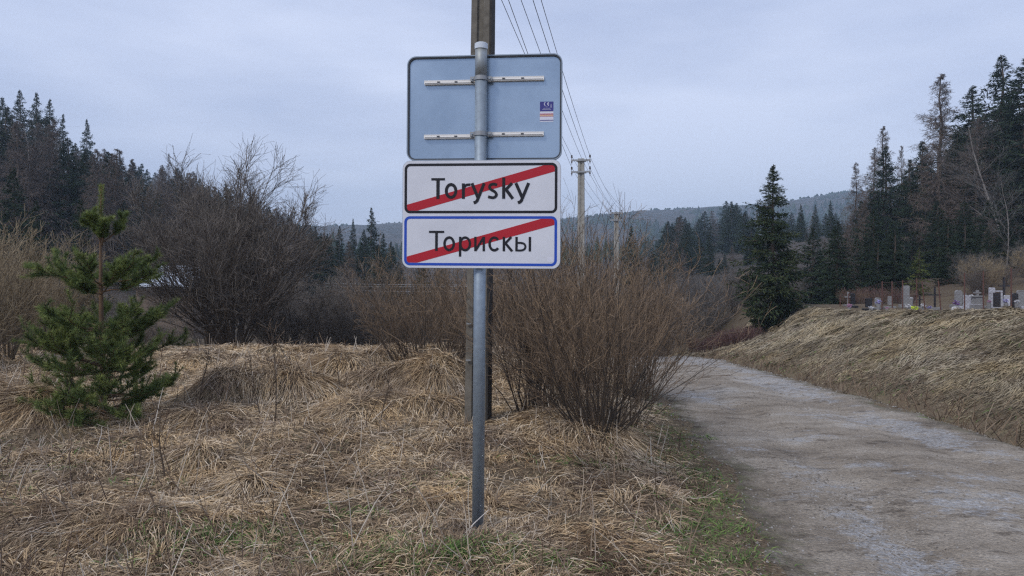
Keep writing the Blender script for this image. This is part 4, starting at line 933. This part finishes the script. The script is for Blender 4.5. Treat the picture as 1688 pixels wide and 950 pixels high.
for px, y in [(1165, 28.5), (1185, 27.5), (1205, 27), (1225, 26.5), (1150, 31), (1195, 29.5), (1215, 29), (1240, 28)]:
    k += 1; plant('crimson', 0, X(px, y), y, .75, 'low crimson stemmed shrub at the foot of the spruce by the road', 'crimson shrubs at the bank foot')

# ------------------------------------------------------------------ the big spruce by the road and other single trees
PROTO[('bigspruce', 0)] = spruce_meshes(201, h=7.6, nb=210, tw=20, per=6, rad=.235, needle='needle2', bare=.03, leafs=.66, dense=1., shape=.72)
KINDS['bigspruce'] = ('spruce_tree', 'trunk', 'crown', 'spruce', [None])
y = 30.; x = X(1274, y); z0 = h1(x, y)
plant('bigspruce', 0, x, y, Zp(269, y) - z0, 'tall dark spruce standing alone on the bank above the road', wid=1.22)
x = X(1302, 30.8); mb = MB(); zz = h1(x, 30.8); mb.tube([(x, 30.8, zz - .2), (x - .05, 30.8, zz + .7), (x - .3, 30.6, zz + 2.4)], [.14, .11, .05], 7)
o = mb.build('tree_trunk', 'bark', label='bare second trunk leaning into the lone spruce from its right', cat='trunk')

B = 'spruces of the wood on the right hill'
for k, (kd, px, top, y, wd, lb) in enumerate([
    ('spruce', 1652, 90, 55, 1.05, 'tallest dark spruce near the right edge, its tip highest on the right'),
    ('spruce', 1692, 92, 51, 1.1, 'dark spruce cut off by the right picture edge'),
    ('spruce', 1603, 141, 60, 1.1, 'dark spruce left of the tallest one, right hill'),
    ('larch', 1551, 122, 64, 1.05, 'tall bare larch standing out against the sky on the right hill'),
    ('larch', 1548, 190, 52, 1.0, 'reddish brown larch in front of the tall bare larch'),
    ('larch', 1612, 195, 50, 1.0, 'brown larch in front of the dark spruce on the right hill'),
    ('spruce', 1460, 240, 62, .85, 'narrow dark spruce at the left end of the right wood'),
    ('larch', 1456, 208, 70, .8, 'slender bare larch right behind the narrow dark spruce'),
    ('larch', 1441, 243, 72, .8, 'bare larch left of the narrow dark spruce'),
    ('larch', 1411, 268, 76, .8, 'leftmost thin bare larch of the right wood'),
    ('larch', 1486, 240, 74, .5, 'very thin bare larch just right of the narrow dark spruce'),
    ('spruce', 1520, 232, 60, 1.0, 'dark spruce beside the reddish brown larch'),
    ('spruce', 1500, 262, 56, .9, 'medium dark spruce low in the gap right of the narrow spruce'),
    ('spruce', 1578, 215, 54, 1.0, 'dark spruce between the two brown larches'),
    ('spruce', 1635, 200, 50, 1.0, 'dark spruce below the tallest one'),
    ('bare', 1662, 190, 44, 1.25, 'broad grey bare tree low on the right hill at the picture edge'),
    ('bare', 1658, 285, 38, .9, 'pale stemmed bare tree above the cemetery at the right edge'),
    ('spruce', 1381, 364, 36, 1.1, 'dark spruce at the left end of the cemetery fence'),
    ('spruce', 1440, 345, 42, 1.0, 'dark spruce behind the leftmost fence posts'),
    ('spruce', 1475, 372, 38.5, 1.1, 'low dark spruce behind the cemetery fence, left part'),
    ('larch', 1425, 330, 54, .9, 'brown larch just behind the left end of the fence'),
    ('spruce', 1545, 330, 46, 1.2, 'dark spruce behind the middle of the cemetery'),
    ('spruce', 1590, 330, 45, 1.2, 'dark spruce behind the right part of the cemetery'),
    ('spruce', 1630, 330, 42, 1.2, 'low dark spruce above the white gravestones'),
    ('thuja', 1515, 408, 34.5, 1.0, 'small yellow green conifer behind the cemetery fence'),
    ('spruce', 1660, 360, 38.5, 1.0, 'lowest dark spruce at the right edge above the brown brush'),
    ('larch', 1360, 395, 60, .8, 'small bare larch beyond the lone spruce')]):
    plant_px(kd, k, px, top, y, lb, 'trees of the wood on the right hill', wd * 1.38)
rsR = np.random.RandomState(91)
for i in range(70):
    px = rsR.uniform(1400, 1740); y = rsR.uniform(60, 88); x = X(px, y); sk = np.interp(px, [1390, 1430, 1480, 1520, 1560, 1600, 1650, 1740], [340, 300, 290, 250, 215, 180, 150, 130]); top = sk + rsR.uniform(5, 80)
    kd = 'larch' if rsR.rand() < .3 else 'spruce'
    plant_px(kd, i, px, top, y, 'dense dark spruce filling the wood on the right hill' if kd == 'spruce' else 'bare brown larch among the spruces filling the right hill wood', 'trees of the wood on the right hill', rsR.uniform(1.3, 1.6))
for i in range(22):
    px = 1335 + 17 * i + rsR.uniform(-8, 8); y = rsR.uniform(38, 47) if px < 1560 else rsR.uniform(37, 41)
    plant_px('larch' if i % 7 == 4 else 'spruce', i, px, rsR.uniform(360, 415) - max(0, px - 1500) * .15, y, 'low dark tree at the foot of the wood behind the cemetery', 'trees at the foot of the right hill wood', rsR.uniform(1.2, 1.6))
# left hill
for k, (kd, px, top, y, wd, lb) in enumerate([
    ('spruce', 33, 148, 92, .95, 'tallest spruce at the top left of the hill wood'),
    ('spruce', 60, 152, 95, .85, 'spruce second from the tallest on the left hill'),
    ('spruce', 82, 163, 90, .8, 'spruce third in the row on the left hill top'),
    ('spruce', 104, 188, 96, .7, 'narrow spruce ending the row on the left hill top'),
    ('spruce', 4, 160, 88, 1.0, 'spruce at the left picture edge on the hill top'),
    ('spruce', 143, 196, 120, .75, 'lone tree sticking out above the left hill skyline'),
    ('spruce', 22, 276, 40, 1.1, 'dark broad spruce at the left edge behind the straw willows'),
    ('spruce', 60, 330, 38, 1.0, 'dark spruce between the left edge and the pine top'),
    ('spruce', 133, 328, 30, .85, 'small dark spruce right behind the top of the young pine'),
    ('bare', 115, 285, 62, .8, 'pale bare birch left of the pine top on the hillside'),
    ('bare', 130, 290, 66, .7, 'pale twin stemmed birch above the pine top'),
    ('larch', 85, 290, 60, .9, 'brown larch above the dark spruce at the left'),
    ('larch', 150, 270, 75, .8, 'brown larch on the left hillside above the pine'),
    ('larch', 185, 262, 110, .7, 'pointed grey larch breaking the left skyline'),
    ('larch', 210, 300, 80, .8, 'reddish brown larch half way down the left hill'),
    ('larch', 245, 310, 85, .9, 'reddish larch above the shed roof'),
    ('larch', 278, 253, 135, .6, 'thin grey larch spike on the left skyline'),
    ('larch', 300, 330, 80, .9, 'brown larch behind the broad bare tree, left part'),
    ('spruce', 205, 330, 60, .9, 'dark spruce above the pale shed roof'),
    ('spruce', 612, 342, 92, .95, 'tall pointed spruce left of the name panel'),
    ('spruce', 582, 360, 96, .6, 'thin topped spruce left of the tall pointed one'),
    ('spruce', 560, 372, 90, .9, 'dark spruce at the left of the middle group'),
    ('spruce', 600, 378, 84, 1.1, 'bushy dark spruce in front of the tall pointed spruce'),
    ('spruce', 632, 385, 88, 1.0, 'dark spruce right of the tall pointed spruce'),
    ('spruce', 648, 405, 92, 1.0, 'lower spruce at the right end of the middle group'),
    ('spruce', 540, 385, 80, 1.0, 'dark spruce nearest the broad bare tree, middle group'),
    ('larch', 503, 318, 100, .7, 'grey larch spike right of the broad bare tree'),
    ('larch', 575, 398, 55, 1.2, 'brown bare larch below the middle spruce group'),
    ('spruce', 545, 455, 36, 1.1, 'little dark spruce at the wires left of the pole'),
    ('spruce', 695, 418, 55, 1.2, 'dark tree showing under the lower edge of the sign'),
    ('spruce', 725, 430, 60, 1.2, 'second dark tree under the lower edge of the sign')]):
    plant_px(kd, k, px, top, y, lb, 'trees of the wood on the left hill', wd)
rsL = np.random.RandomState(92)
SKY = ([0, 40, 90, 110, 125, 160, 220, 300, 350, 400, 450, 500, 530, 560, 640], [175, 170, 185, 215, 232, 236, 250, 276, 292, 312, 340, 362, 378, 398, 425])
cnt = 0
for i in range(520):
    px = rsL.uniform(-40, 560); lo = 58 if px < 200 else 70; y = lo + (230 - lo) * rsL.rand() ** 1.3; x = X(px, y); z0 = h1(x, y)
    cap = Zp(np.interp(px, *SKY) + rsL.uniform(0, 14), y) - z0; h = min(rsL.uniform(7, 15), cap)
    if cap < 3: continue
    if y > 150 and h < cap - 5: h = cap - rsL.uniform(0, 3)
    if h > 19: continue
    u = rsL.rand(); mid = 250 < px < 560
    u *= .72 if y > 105 else 1
    kd = 'spruce' if u < (.50 if not mid else .46) else ('larch' if u < .94 else 'bare')
    lb = {'spruce': 'dense dark spruce filling the wood on the left hillside', 'larch': 'bare brown larch among the trees filling the left hillside', 'bare': 'pale bare birch among the trees filling the left hillside'}[kd]
    plant(kd, i, x, y, h, lb, 'trees of the wood on the left hill', wid=rsL.uniform(1.2, 1.6)); cnt += 1
    if cnt > 260: break
for i in range(26):
    px = rsL.uniform(530, 660); plant_px('spruce', i, px, rsL.uniform(395, 435), rsL.uniform(72, 110), 'dark spruce in the close group left of the name panel', 'spruce group left of the name panel', rsL.uniform(1.4, 1.8))
# mid distance forest beyond the road
for k, (px, top, y, wd, lb) in enumerate([
    (1041, 372, 60, .9, 'dark conifer peeping over the orange brown bush near the far pole'), (1170, 384, 92, 1.1, 'broad dark spruce below the mid distance forest edge'), (1131, 384, 100, .8, 'narrow dark spruce left of the broad dark one, mid distance'),
    (1320, 336, 130, .8, 'pale trunked pine right of the lone spruce, leftmost of three'), (1344, 336, 128, .8, 'middle one of three pines right of the lone spruce'), (1369, 330, 126, .8, 'rightmost of three pines beyond the lone spruce')]):
    plant_px('spruce', k, px, top, y, lb, 'forest beyond the road bend', wd)
rsM = np.random.RandomState(93)
SK2 = ([1040, 1070, 1085, 1100, 1128, 1145, 1160, 1175, 1230, 1250, 1300, 1400, 1480], [410, 402, 385, 365, 352, 350, 345, 332, 330, 345, 350, 350, 340])
for i in range(24):
    px = 1075 + 15 * i + rsM.uniform(-7, 7); plant_px('larch' if i % 6 == 3 else 'spruce', i, px, rsM.uniform(392, 432), rsM.uniform(84, 112), 'dark tree along the lower edge of the forest beyond the road bend', 'lower edge of the forest beyond the bend', rsM.uniform(1.2, 1.6))
for i in range(85):
    px = rsM.uniform(1050, 1440); y = rsM.uniform(115, 210); cap = np.interp(px, *SK2) + rsM.uniform(0, 1) ** 1.5 * 40
    if 1040 < px < 1090: cap += 10
    kd = 'spruce' if rsM.rand() < .9 else 'larch'
    plant_px(kd, i, px, cap, y, 'blue hazy spruce in the forest beyond the road bend' if kd == 'spruce' else 'pale bare larch in the hazy forest beyond the road', 'forest beyond the road bend', rsM.uniform(1.6, 2.1))
# far off wood on the ridges
mb = MB(); k = 5200; rsF = np.random.RandomState(94)
y = 260 + 760 * rsF.rand(k) ** .8; x = (-.4 + 1.15 * rsF.rand(k)) * y
dn = fbm(x * .012, y * .012, 55, 4); keep = (dn > -.02) | (np.abs(y - 1000) < 12); x, y = x[keep], y[keep]; k = len(x); z = H(x, y); hh = 7 + 6 * rsF.rand(k)
hh = np.where(y > 800, hh * .28, hh * .8)
an = np.arange(5) * 6.283 / 5; V = np.zeros((k, 6, 3)); V[:, :5, 0] = x[:, None] + np.cos(an)[None] * 2.2 * rsF.uniform(.7, 1.4, (k, 5)); V[:, :5, 1] = y[:, None] + np.sin(an)[None] * 2.2; V[:, :5, 2] = z[:, None] - .2 + 1.5 * rsF.rand(k, 5); V[:, 5] = np.stack([x, y, z + hh], -1)
o_ = np.arange(k)[:, None, None] * 6; F = np.array([[i, (i + 1) % 5, 5] for i in range(5)])[None]
mb.add(V.reshape(-1, 3), (o_ + F).reshape(-1, 3), np.repeat(rsF.rand(k), 6)); mb.build('far_forest', 'needle', kind='stuff', label='far off wood on the distant blue hills')

# brown brush on the slope above the cemetery
for i in range(16):
    px = rsM.uniform(1575, 1700); y = rsM.uniform(31, 38); k += 1
    plant('grey' if i % 3 else 'yellow', i, X(px, y), y, rsM.uniform(1.0, 1.9), 'scrubby bare shrub on the brown slope above the cemetery', 'scrub on the slope above the cemetery', wid=1.2)
for i in range(8):
    px = 1395 + i * 14; y = rsM.uniform(31, 34); plant('crimson' if i % 2 else 'redbush', i, X(px, y), y, rsM.uniform(.7, 1.1), 'reddish brown shrub tangled in the left part of the cemetery fence', 'reddish shrubs at the fence')

# ------------------------------------------------------------------ shed with pale roof
y = 40.; x0_, x1_ = X(212, y), X(322, y); zr = Zp(433, y)
sh = empty('shed', ((x0_ + x1_) / 2, y, h1(X(265, y), y)), math.radians(-6), label='low shed with pale sheet roof half hidden behind bare branches', cat='shed')
zz = sh.location.z; w_ = (x1_ - x0_); mb = MB(); hr = Zp(438, y) - zz
mb.box((0, 1.4, hr * .5 - .9), (w_ - .3, 2.3, hr - .9)); mb.build('wall', 'shedwall', sh)
for i in range(9):
    xa = -w_ / 2 + w_ * i / 9; mb = MB(); wp = w_ / 9
    for j in range(3):
        xx = xa + wp * (j + .5) / 3; mb.add([(xx - wp / 6, -.25, hr - 1.15), (xx, -.25, hr - 1.10), (xx + wp / 6, -.25, hr - 1.15), (xx - wp / 6, 2.9, hr - .02), (xx, 2.9, hr + .03), (xx + wp / 6, 2.9, hr - .02),
                (xx - wp / 6, -.25, hr - 1.18), (xx + wp / 6, -.25, hr - 1.18), (xx - wp / 6, 2.9, hr - .05), (xx + wp / 6, 2.9, hr - .05)],
               [np.array([[0, 1, 4, 3], [1, 2, 5, 4], [6, 8, 9, 7]]), np.array([[0, 6, 7], [0, 7, 2]])])
    mb.build('roof_sheet', 'roof', sh)

# ------------------------------------------------------------------ cemetery
def at(px, y): x = X(px, y); return x, y, h1(x, y)
fx, fy, fz = at(1454, 26.5)
fence = empty('cemetery_fence', (fx, fy, fz), 0, label='rusty wire mesh fence with thin leaning posts along the cemetery', cat='fence')
posts = [(1385, 487, 29.5, 0), (1399, 484, 29, 0), (1454, 464, 27.6, .01), (1471, 464, 27.2, -.01), (1488, 462, 26.8, 0), (1511, 459, 26.4, .0), (1526, 463, 26, -.12), (1552, 463, 25.6, -.10), (1590, 450, 25, 0), (1621, 447, 24.5, 0), (1667, 441, 24, 0), (1720, 436, 23.4, 0)]
tops = []
for px, top, y, ln in posts:
    x, y, z = at(px, y); zt_ = Zp(top, y); mb = MB(); mb.tube([(x - fx, y - fy, z - fz - .2), (x - fx + ln * (zt_ - z), y - fy, zt_ - fz)], .024, 6); mb.build('post', 'rust', fence); tops.append((x, y, z, zt_))
wm = MB()
for (xa, ya, za, ta), (xb, yb, zb_, tb) in zip(tops[:-1], tops[1:]):
    Ls = math.hypot(xb - xa, yb - ya); nn = max(2, int(Ls / .11)); hgt = min(ta - za, tb - zb_) * .93
    f = np.arange(nn + 1) / nn; kk = int(hgt / .11)
    def pt(u_, v_): u_ = np.clip(u_, 0, 1); return np.stack([xa + (xb - xa) * u_ - fx, ya + (yb - ya) * u_ - fy, za + (zb_ - za) * u_ - fz + .03 + v_ * ((ta - za) * (1 - u_) + (tb - zb_) * u_) * .93], -1)
    dv = hgt / Ls
    P_ = []
    for u0 in np.arange(-1 / max(dv, .2) * 0 - hgt / Ls, 1, 1 / nn):
        for sgn in (1, -1):
            ua, ub = (u0, u0 + hgt / Ls) if sgn > 0 else (u0 + hgt / Ls, u0); va, vb = 0., 1.
            ca = np.clip(ua, 0, 1); cb = np.clip(ub, 0, 1)
            if abs(ub - ua) < 1e-6: continue
            va = (ca - ua) / (ub - ua); vb = (cb - ua) / (ub - ua)
            if abs(vb - va) < .02: continue
            P_.append(np.stack([pt(np.array(ca), va), pt(np.array(cb), vb)]))
    if P_: wm.tubes(np.array(P_), np.full((len(P_), 2), .0026), 3)
    for v_ in (.02, .5, 1.0): wm.tubes(pt(np.array([0., 1.]), np.array([v_, v_]))[None], np.full((1, 2), .006), 3)
wm.build('wire_mesh', 'rusttwig', fence)['kind'] = 'stuff'
def grave(px, y, parts, label, name='gravestone', cat='gravestone', rz=0):
    x, y, z = at(px, y); o = empty(name, (x, y, z), rz, label=label, cat=cat, group='graves behind the cemetery fence'); o.scale = (.75, .75, .60)
    for nm, m_, fn in parts: mb = MB(); fn(mb); mb.build(nm, m_, o)
def slab(w, h, t=.12, z=.2, rnd=.05, y=0): return lambda mb: mb.poly(rrect(-w / 2, z, w / 2, z + h, rnd), y - t / 2, y + t / 2)
def basebox(w, d=.5, h=.2, y=0): return lambda mb: mb.box((0, y, h / 2), (w, d, h))
def gcross(h, w=.6, t=.1):
    def f(mb): mb.poly([(-t / 2, .1), (t / 2, .1), (t / 2, h * .62), (w / 2, h * .62), (w / 2, h * .62 + t), (t / 2, h * .62 + t), (t / 2, h), (-t / 2, h), (-t / 2, h * .62 + t), (-w / 2, h * .62 + t), (-w / 2, h * .62), (-t / 2, h * .62)], -t / 2, t / 2)
    return f
def ggap(w, h, t=.12):
    def f(mb): mb.ring(rrect(-w / 2, .2, w / 2, .2 + h, .03), rrect(-w / 2 + .09, .26, w / 2 - .09, .2 + h - .08, .02), -t / 2, t / 2)
    return f
def bouquet(mb, r=.16, n=26, sd=0):
    rs = np.random.RandomState(sd)
    for i in range(n):
        d = unit(rs.randn(3)); c = d * r * .75 * rs.rand() ** .3 * np.array([1.25, .8, .8]) + np.array([0, 0, r * .9]); s_ = r * .30
        a = rs.rand() * 6.28; V = [c + s_ * np.array([math.cos(a + j * 1.2566), math.sin(a + j * 1.2566) * .8, .35 * (j % 2)]) for j in range(5)] + [c - np.array([0, 0, s_ * .7]), c + np.array([0, 0, s_ * .25])]
        mb.add(V, np.array([[j, (j + 1) % 5, 6] for j in range(5)] + [[(j + 1) % 5, j, 5] for j in range(5)]))
W_, G_, K_ = 'stone_white', 'stone_grey', 'stone_black'
grave(1596, 26.5, [('base', W_, basebox(.95, .9, .18)), ('headstone', W_, slab(.42, .72, z=.18)), ('kerb', W_, lambda mb: mb.box((.25, -.6, .08), (.8, .1, .16)))], 'white gravestone with low white kerb right of the purple flowers')
grave(1580, 28, [('base', G_, basebox(.7, .4, .2)), ('headstone', G_, slab(.36, .95, rnd=.16)), ('pillar', G_, lambda mb: mb.box((.3, 0, .55), (.14, .14, .8)))], 'grey round topped gravestone left of the white one')
grave(1611, 26, [('pedestal', G_, lambda mb: (mb.box((0, 0, .2), (.5, .4, .4)), mb.box((0, 0, .65), (.34, .28, .5)), mb.box((0, 0, .94), (.46, .36, .07)))), ('cross', G_, lambda mb: mb.poly([(-.05, .97), (.05, .97), (.05, 1.12), (.17, 1.12), (.17, 1.2), (.05, 1.2), (.05, 1.32), (-.05, 1.32), (-.05, 1.2), (-.17, 1.2), (-.17, 1.12), (-.05, 1.12)], -.05, .05)), ('plinth_stone', W_, lambda mb: mb.box((0, 0, .44), (.4, .33, .05)))], 'grey stepped monument with small stone cross')
grave(1642, 25.5, [('frame', W_, ggap(.55, 1.05)), ('headstone', K_, slab(.38, .92, .06, .2, .02, -.02)), ('base', K_, basebox(.8, .6, .2))], 'black headstone in a white arched frame')
grave(1635, 26.8, [('headstone', W_, slab(.26, 1.15)), ('base', G_, basebox(.6, .4, .2))], 'tall thin white gravestone just left of the framed black one')
grave(1672, 24.8, [('headstone', K_, slab(.3, 1.0, rnd=.12)), ('base', K_, basebox(.6, .5, .2)), ('lantern', W_, lambda mb: mb.box((.28, -.1, .32), (.12, .12, .24)))], 'black rounded gravestone with white lantern near the right edge')
grave(1684, 26, [('headstone', G_, slab(.45, .95, rnd=.1)), ('base', G_, basebox(.7, .5, .2))], 'wide grey gravestone at the right picture edge')
grave(1662, 27.5, [('headstone', W_, slab(.4, .5)), ('base', W_, basebox(1.0, .6, .2))], 'low white grave between the black stones at the right')
grave(1541, 27, [('cross', K_, gcross(1.45, .62, .07)), ('base', G_, basebox(.5, .4, .14))], 'tall thin dark iron cross between leaning fence posts', 'grave_cross', 'cross')
grave(1516, 28, [('cross', K_, gcross(.9, .4, .06)), ('base', G_, basebox(.4, .3, .14))], 'small dark cross behind the lime yellow flowers', 'grave_cross', 'cross')
grave(1493, 29, [('headstone', G_, slab(.36, 1.3, rnd=.05)), ('base', G_, basebox(.6, .4, .2))], 'tall grey gravestone behind the middle fence posts')
grave(1447, 27.8, [('headstone', G_, slab(.28, .55, rnd=.1)), ('base', G_, basebox(.5, .4, .12))], 'small pale grey gravestone under the lilac flowers')
grave(1467, 29, [('headstone', G_, slab(.2, .6, rnd=.02)), ('base', G_, basebox(.5, .4, .12))], 'narrow low gravestone left of the middle posts')
grave(1432, 26.5, [('headstone', K_, slab(.3, .55, rnd=.02)), ('base', K_, basebox(.5, .4, .12))], 'small black gravestone left of the lilac flowers')
grave(1406, 28.5, [('headstone', K_, slab(.2, .75, rnd=.02)), ('base', K_, basebox(.4, .4, .12))], 'leftmost black gravestone beside the pink flowers')
grave(1398, 30, [('cross', G_, gcross(1.0, .4, .08)), ('base', G_, basebox(.4, .4, .12))], 'grey cross at the left end of the cemetery', 'grave_cross', 'cross')
grave(1655, 29, [('cross', K_, gcross(1.7, .6, .09)), ('base', G_, basebox(.5, .4, .14))], 'dark cross rising behind the framed black headstone', 'grave_cross', 'cross')
for px, py, y, m_, r0, lb in [(1400, 504, 27.5, 'pinkfl', .2, 'pink flower bunch at the left end of the cemetery'), (1436, 507, 26, 'whitefl', .15, 'pale flower bunch on the small black grave'), (1448, 498, 27.3, 'lilacfl', .22, 'lilac flower bunch on the small grey stone'),
                          (1462, 508, 27, 'pinkfl', .11, 'small pale pink flowers between fence posts'), (1497, 505, 26.8, 'whitefl', .22, 'white flower wreath left of the yellow flowers'), (1508, 508, 25.5, 'yellowfl', .22, 'lime yellow flower ball by the fence'), (1502, 492, 28.4, 'whitefl', .12, 'small white flowers on the tall grey stone'),
                          (1523, 504, 26.2, 'whitefl', .2, 'white flower bunch right of the yellow flowers'), (1532, 507, 26.4, 'lilacfl', .17, 'pale lilac flowers left of the thin iron cross'), (1577, 499, 26.8, 'purplefl', .26, 'purple flower bunch beside the white gravestone'), (1573, 511, 24.6, 'whitefl', .22, 'white flowers in front of the purple bunch'),
                          (1604, 489, 26.2, 'whitefl', .2, 'round white flower bunch on top of the white gravestone'), (1630, 497, 25.2, 'pinkfl', .14, 'pink flowers left of the framed black headstone'), (1658, 496, 25.6, 'lilacfl', .2, 'pale blue flowers right of the framed headstone'), (1676, 497, 24.6, 'whitefl', .17, 'white flowers near the right picture edge')]:
    x = X(px, y); z = h1(x, y); r0 *= .62; c = max(z, Zp(py, y) - r0 * .9); mb = MB(); bouquet(mb, r0, 26, int(px))
    o = empty('flower_bunch', (x, y, z), 0, label=lb, cat='flowers', group='flowers on the graves')
    f = mb.build('flowers', m_, o); f.location = (0, 0, c - z)
    mb = MB(); mb.tube([(0, 0, -.03), (0, 0, max(c - z, .02) + .04)], [.05, .07], 7); mb.build('vase', 'stone_grey', o)

# ------------------------------------------------------------------ haze
mb = MB(); mb.box((60, 600, 64), (3800, 1700, 164))
hz = bpy.data.materials.new('haze'); hz.use_nodes = True; n = hz.node_tree; n.nodes.clear(); oo = N(n, 'ShaderNodeOutputMaterial'); pv = N(n, 'ShaderNodeVolumePrincipled')
pv.inputs['Density'].default_value = .00062; pv.inputs['Color'].default_value = (.62, .80, 1, 1); n.links.new(pv.outputs[0], oo.inputs['Volume'])
mb.build('haze', hz, kind='stuff')
print('tris', sum(len(m.loop_triangles) or len(m.polygons) for m in bpy.data.meshes))
# trees that nothing in the photograph shows are left out
UNSEEN = {'spruce_tree': '016 017 019 021 024 025 028 029 030 031 034 035 036 039 040 042 044 046 048 049 051 052 054 057 058 059 060 080 102 104 105 106 111 113 114 116 117 119 122 123 124 126 128 129 130 133 134 137 142 144 145 146 147 149 150 152 154 157 160 161 162 163 169 170 174 179 180 183 186 187 188 189 190 191 193 194 198 199 200 202 203 205 206 208 209 210 211 214 215 219 220 223 227 229 230 232 237 240 241 243 244 245 248 249 250 251 252 253 255 260 262 263 265 268 272 273 274 276 280 281 295 301 304 305 306 307 308 309 315 316 319 320 325 329 333 334 335 340 349 351 353 355 356 357 358 359 360 361 363 366 371 372 374 381', 'larch_tree': '011 013 014 015 016 017 019 020 021 022 023 024 025 026 028 029 032 038 047 049 050 054 056 059 061 062 063 065 067 069 070 071 073 074 077 080 081 082 083 084 085 086 088 091 092 094 095 100 101 102 103 105 106 108 112 113 114 117 118 122 123 127 128 131 132 134 135 139 140 141 142 143 144 148 149 154 157 158 159 162', 'bare_tree': '008'}
for nm in [b + ('.' + k if k else '') for b, v in UNSEEN.items() for k in v.split(' ')]:
    o = bpy.data.objects.get(nm)
    if o:
        for c in list(o.children): bpy.data.objects.remove(c)
        bpy.data.objects.remove(o)
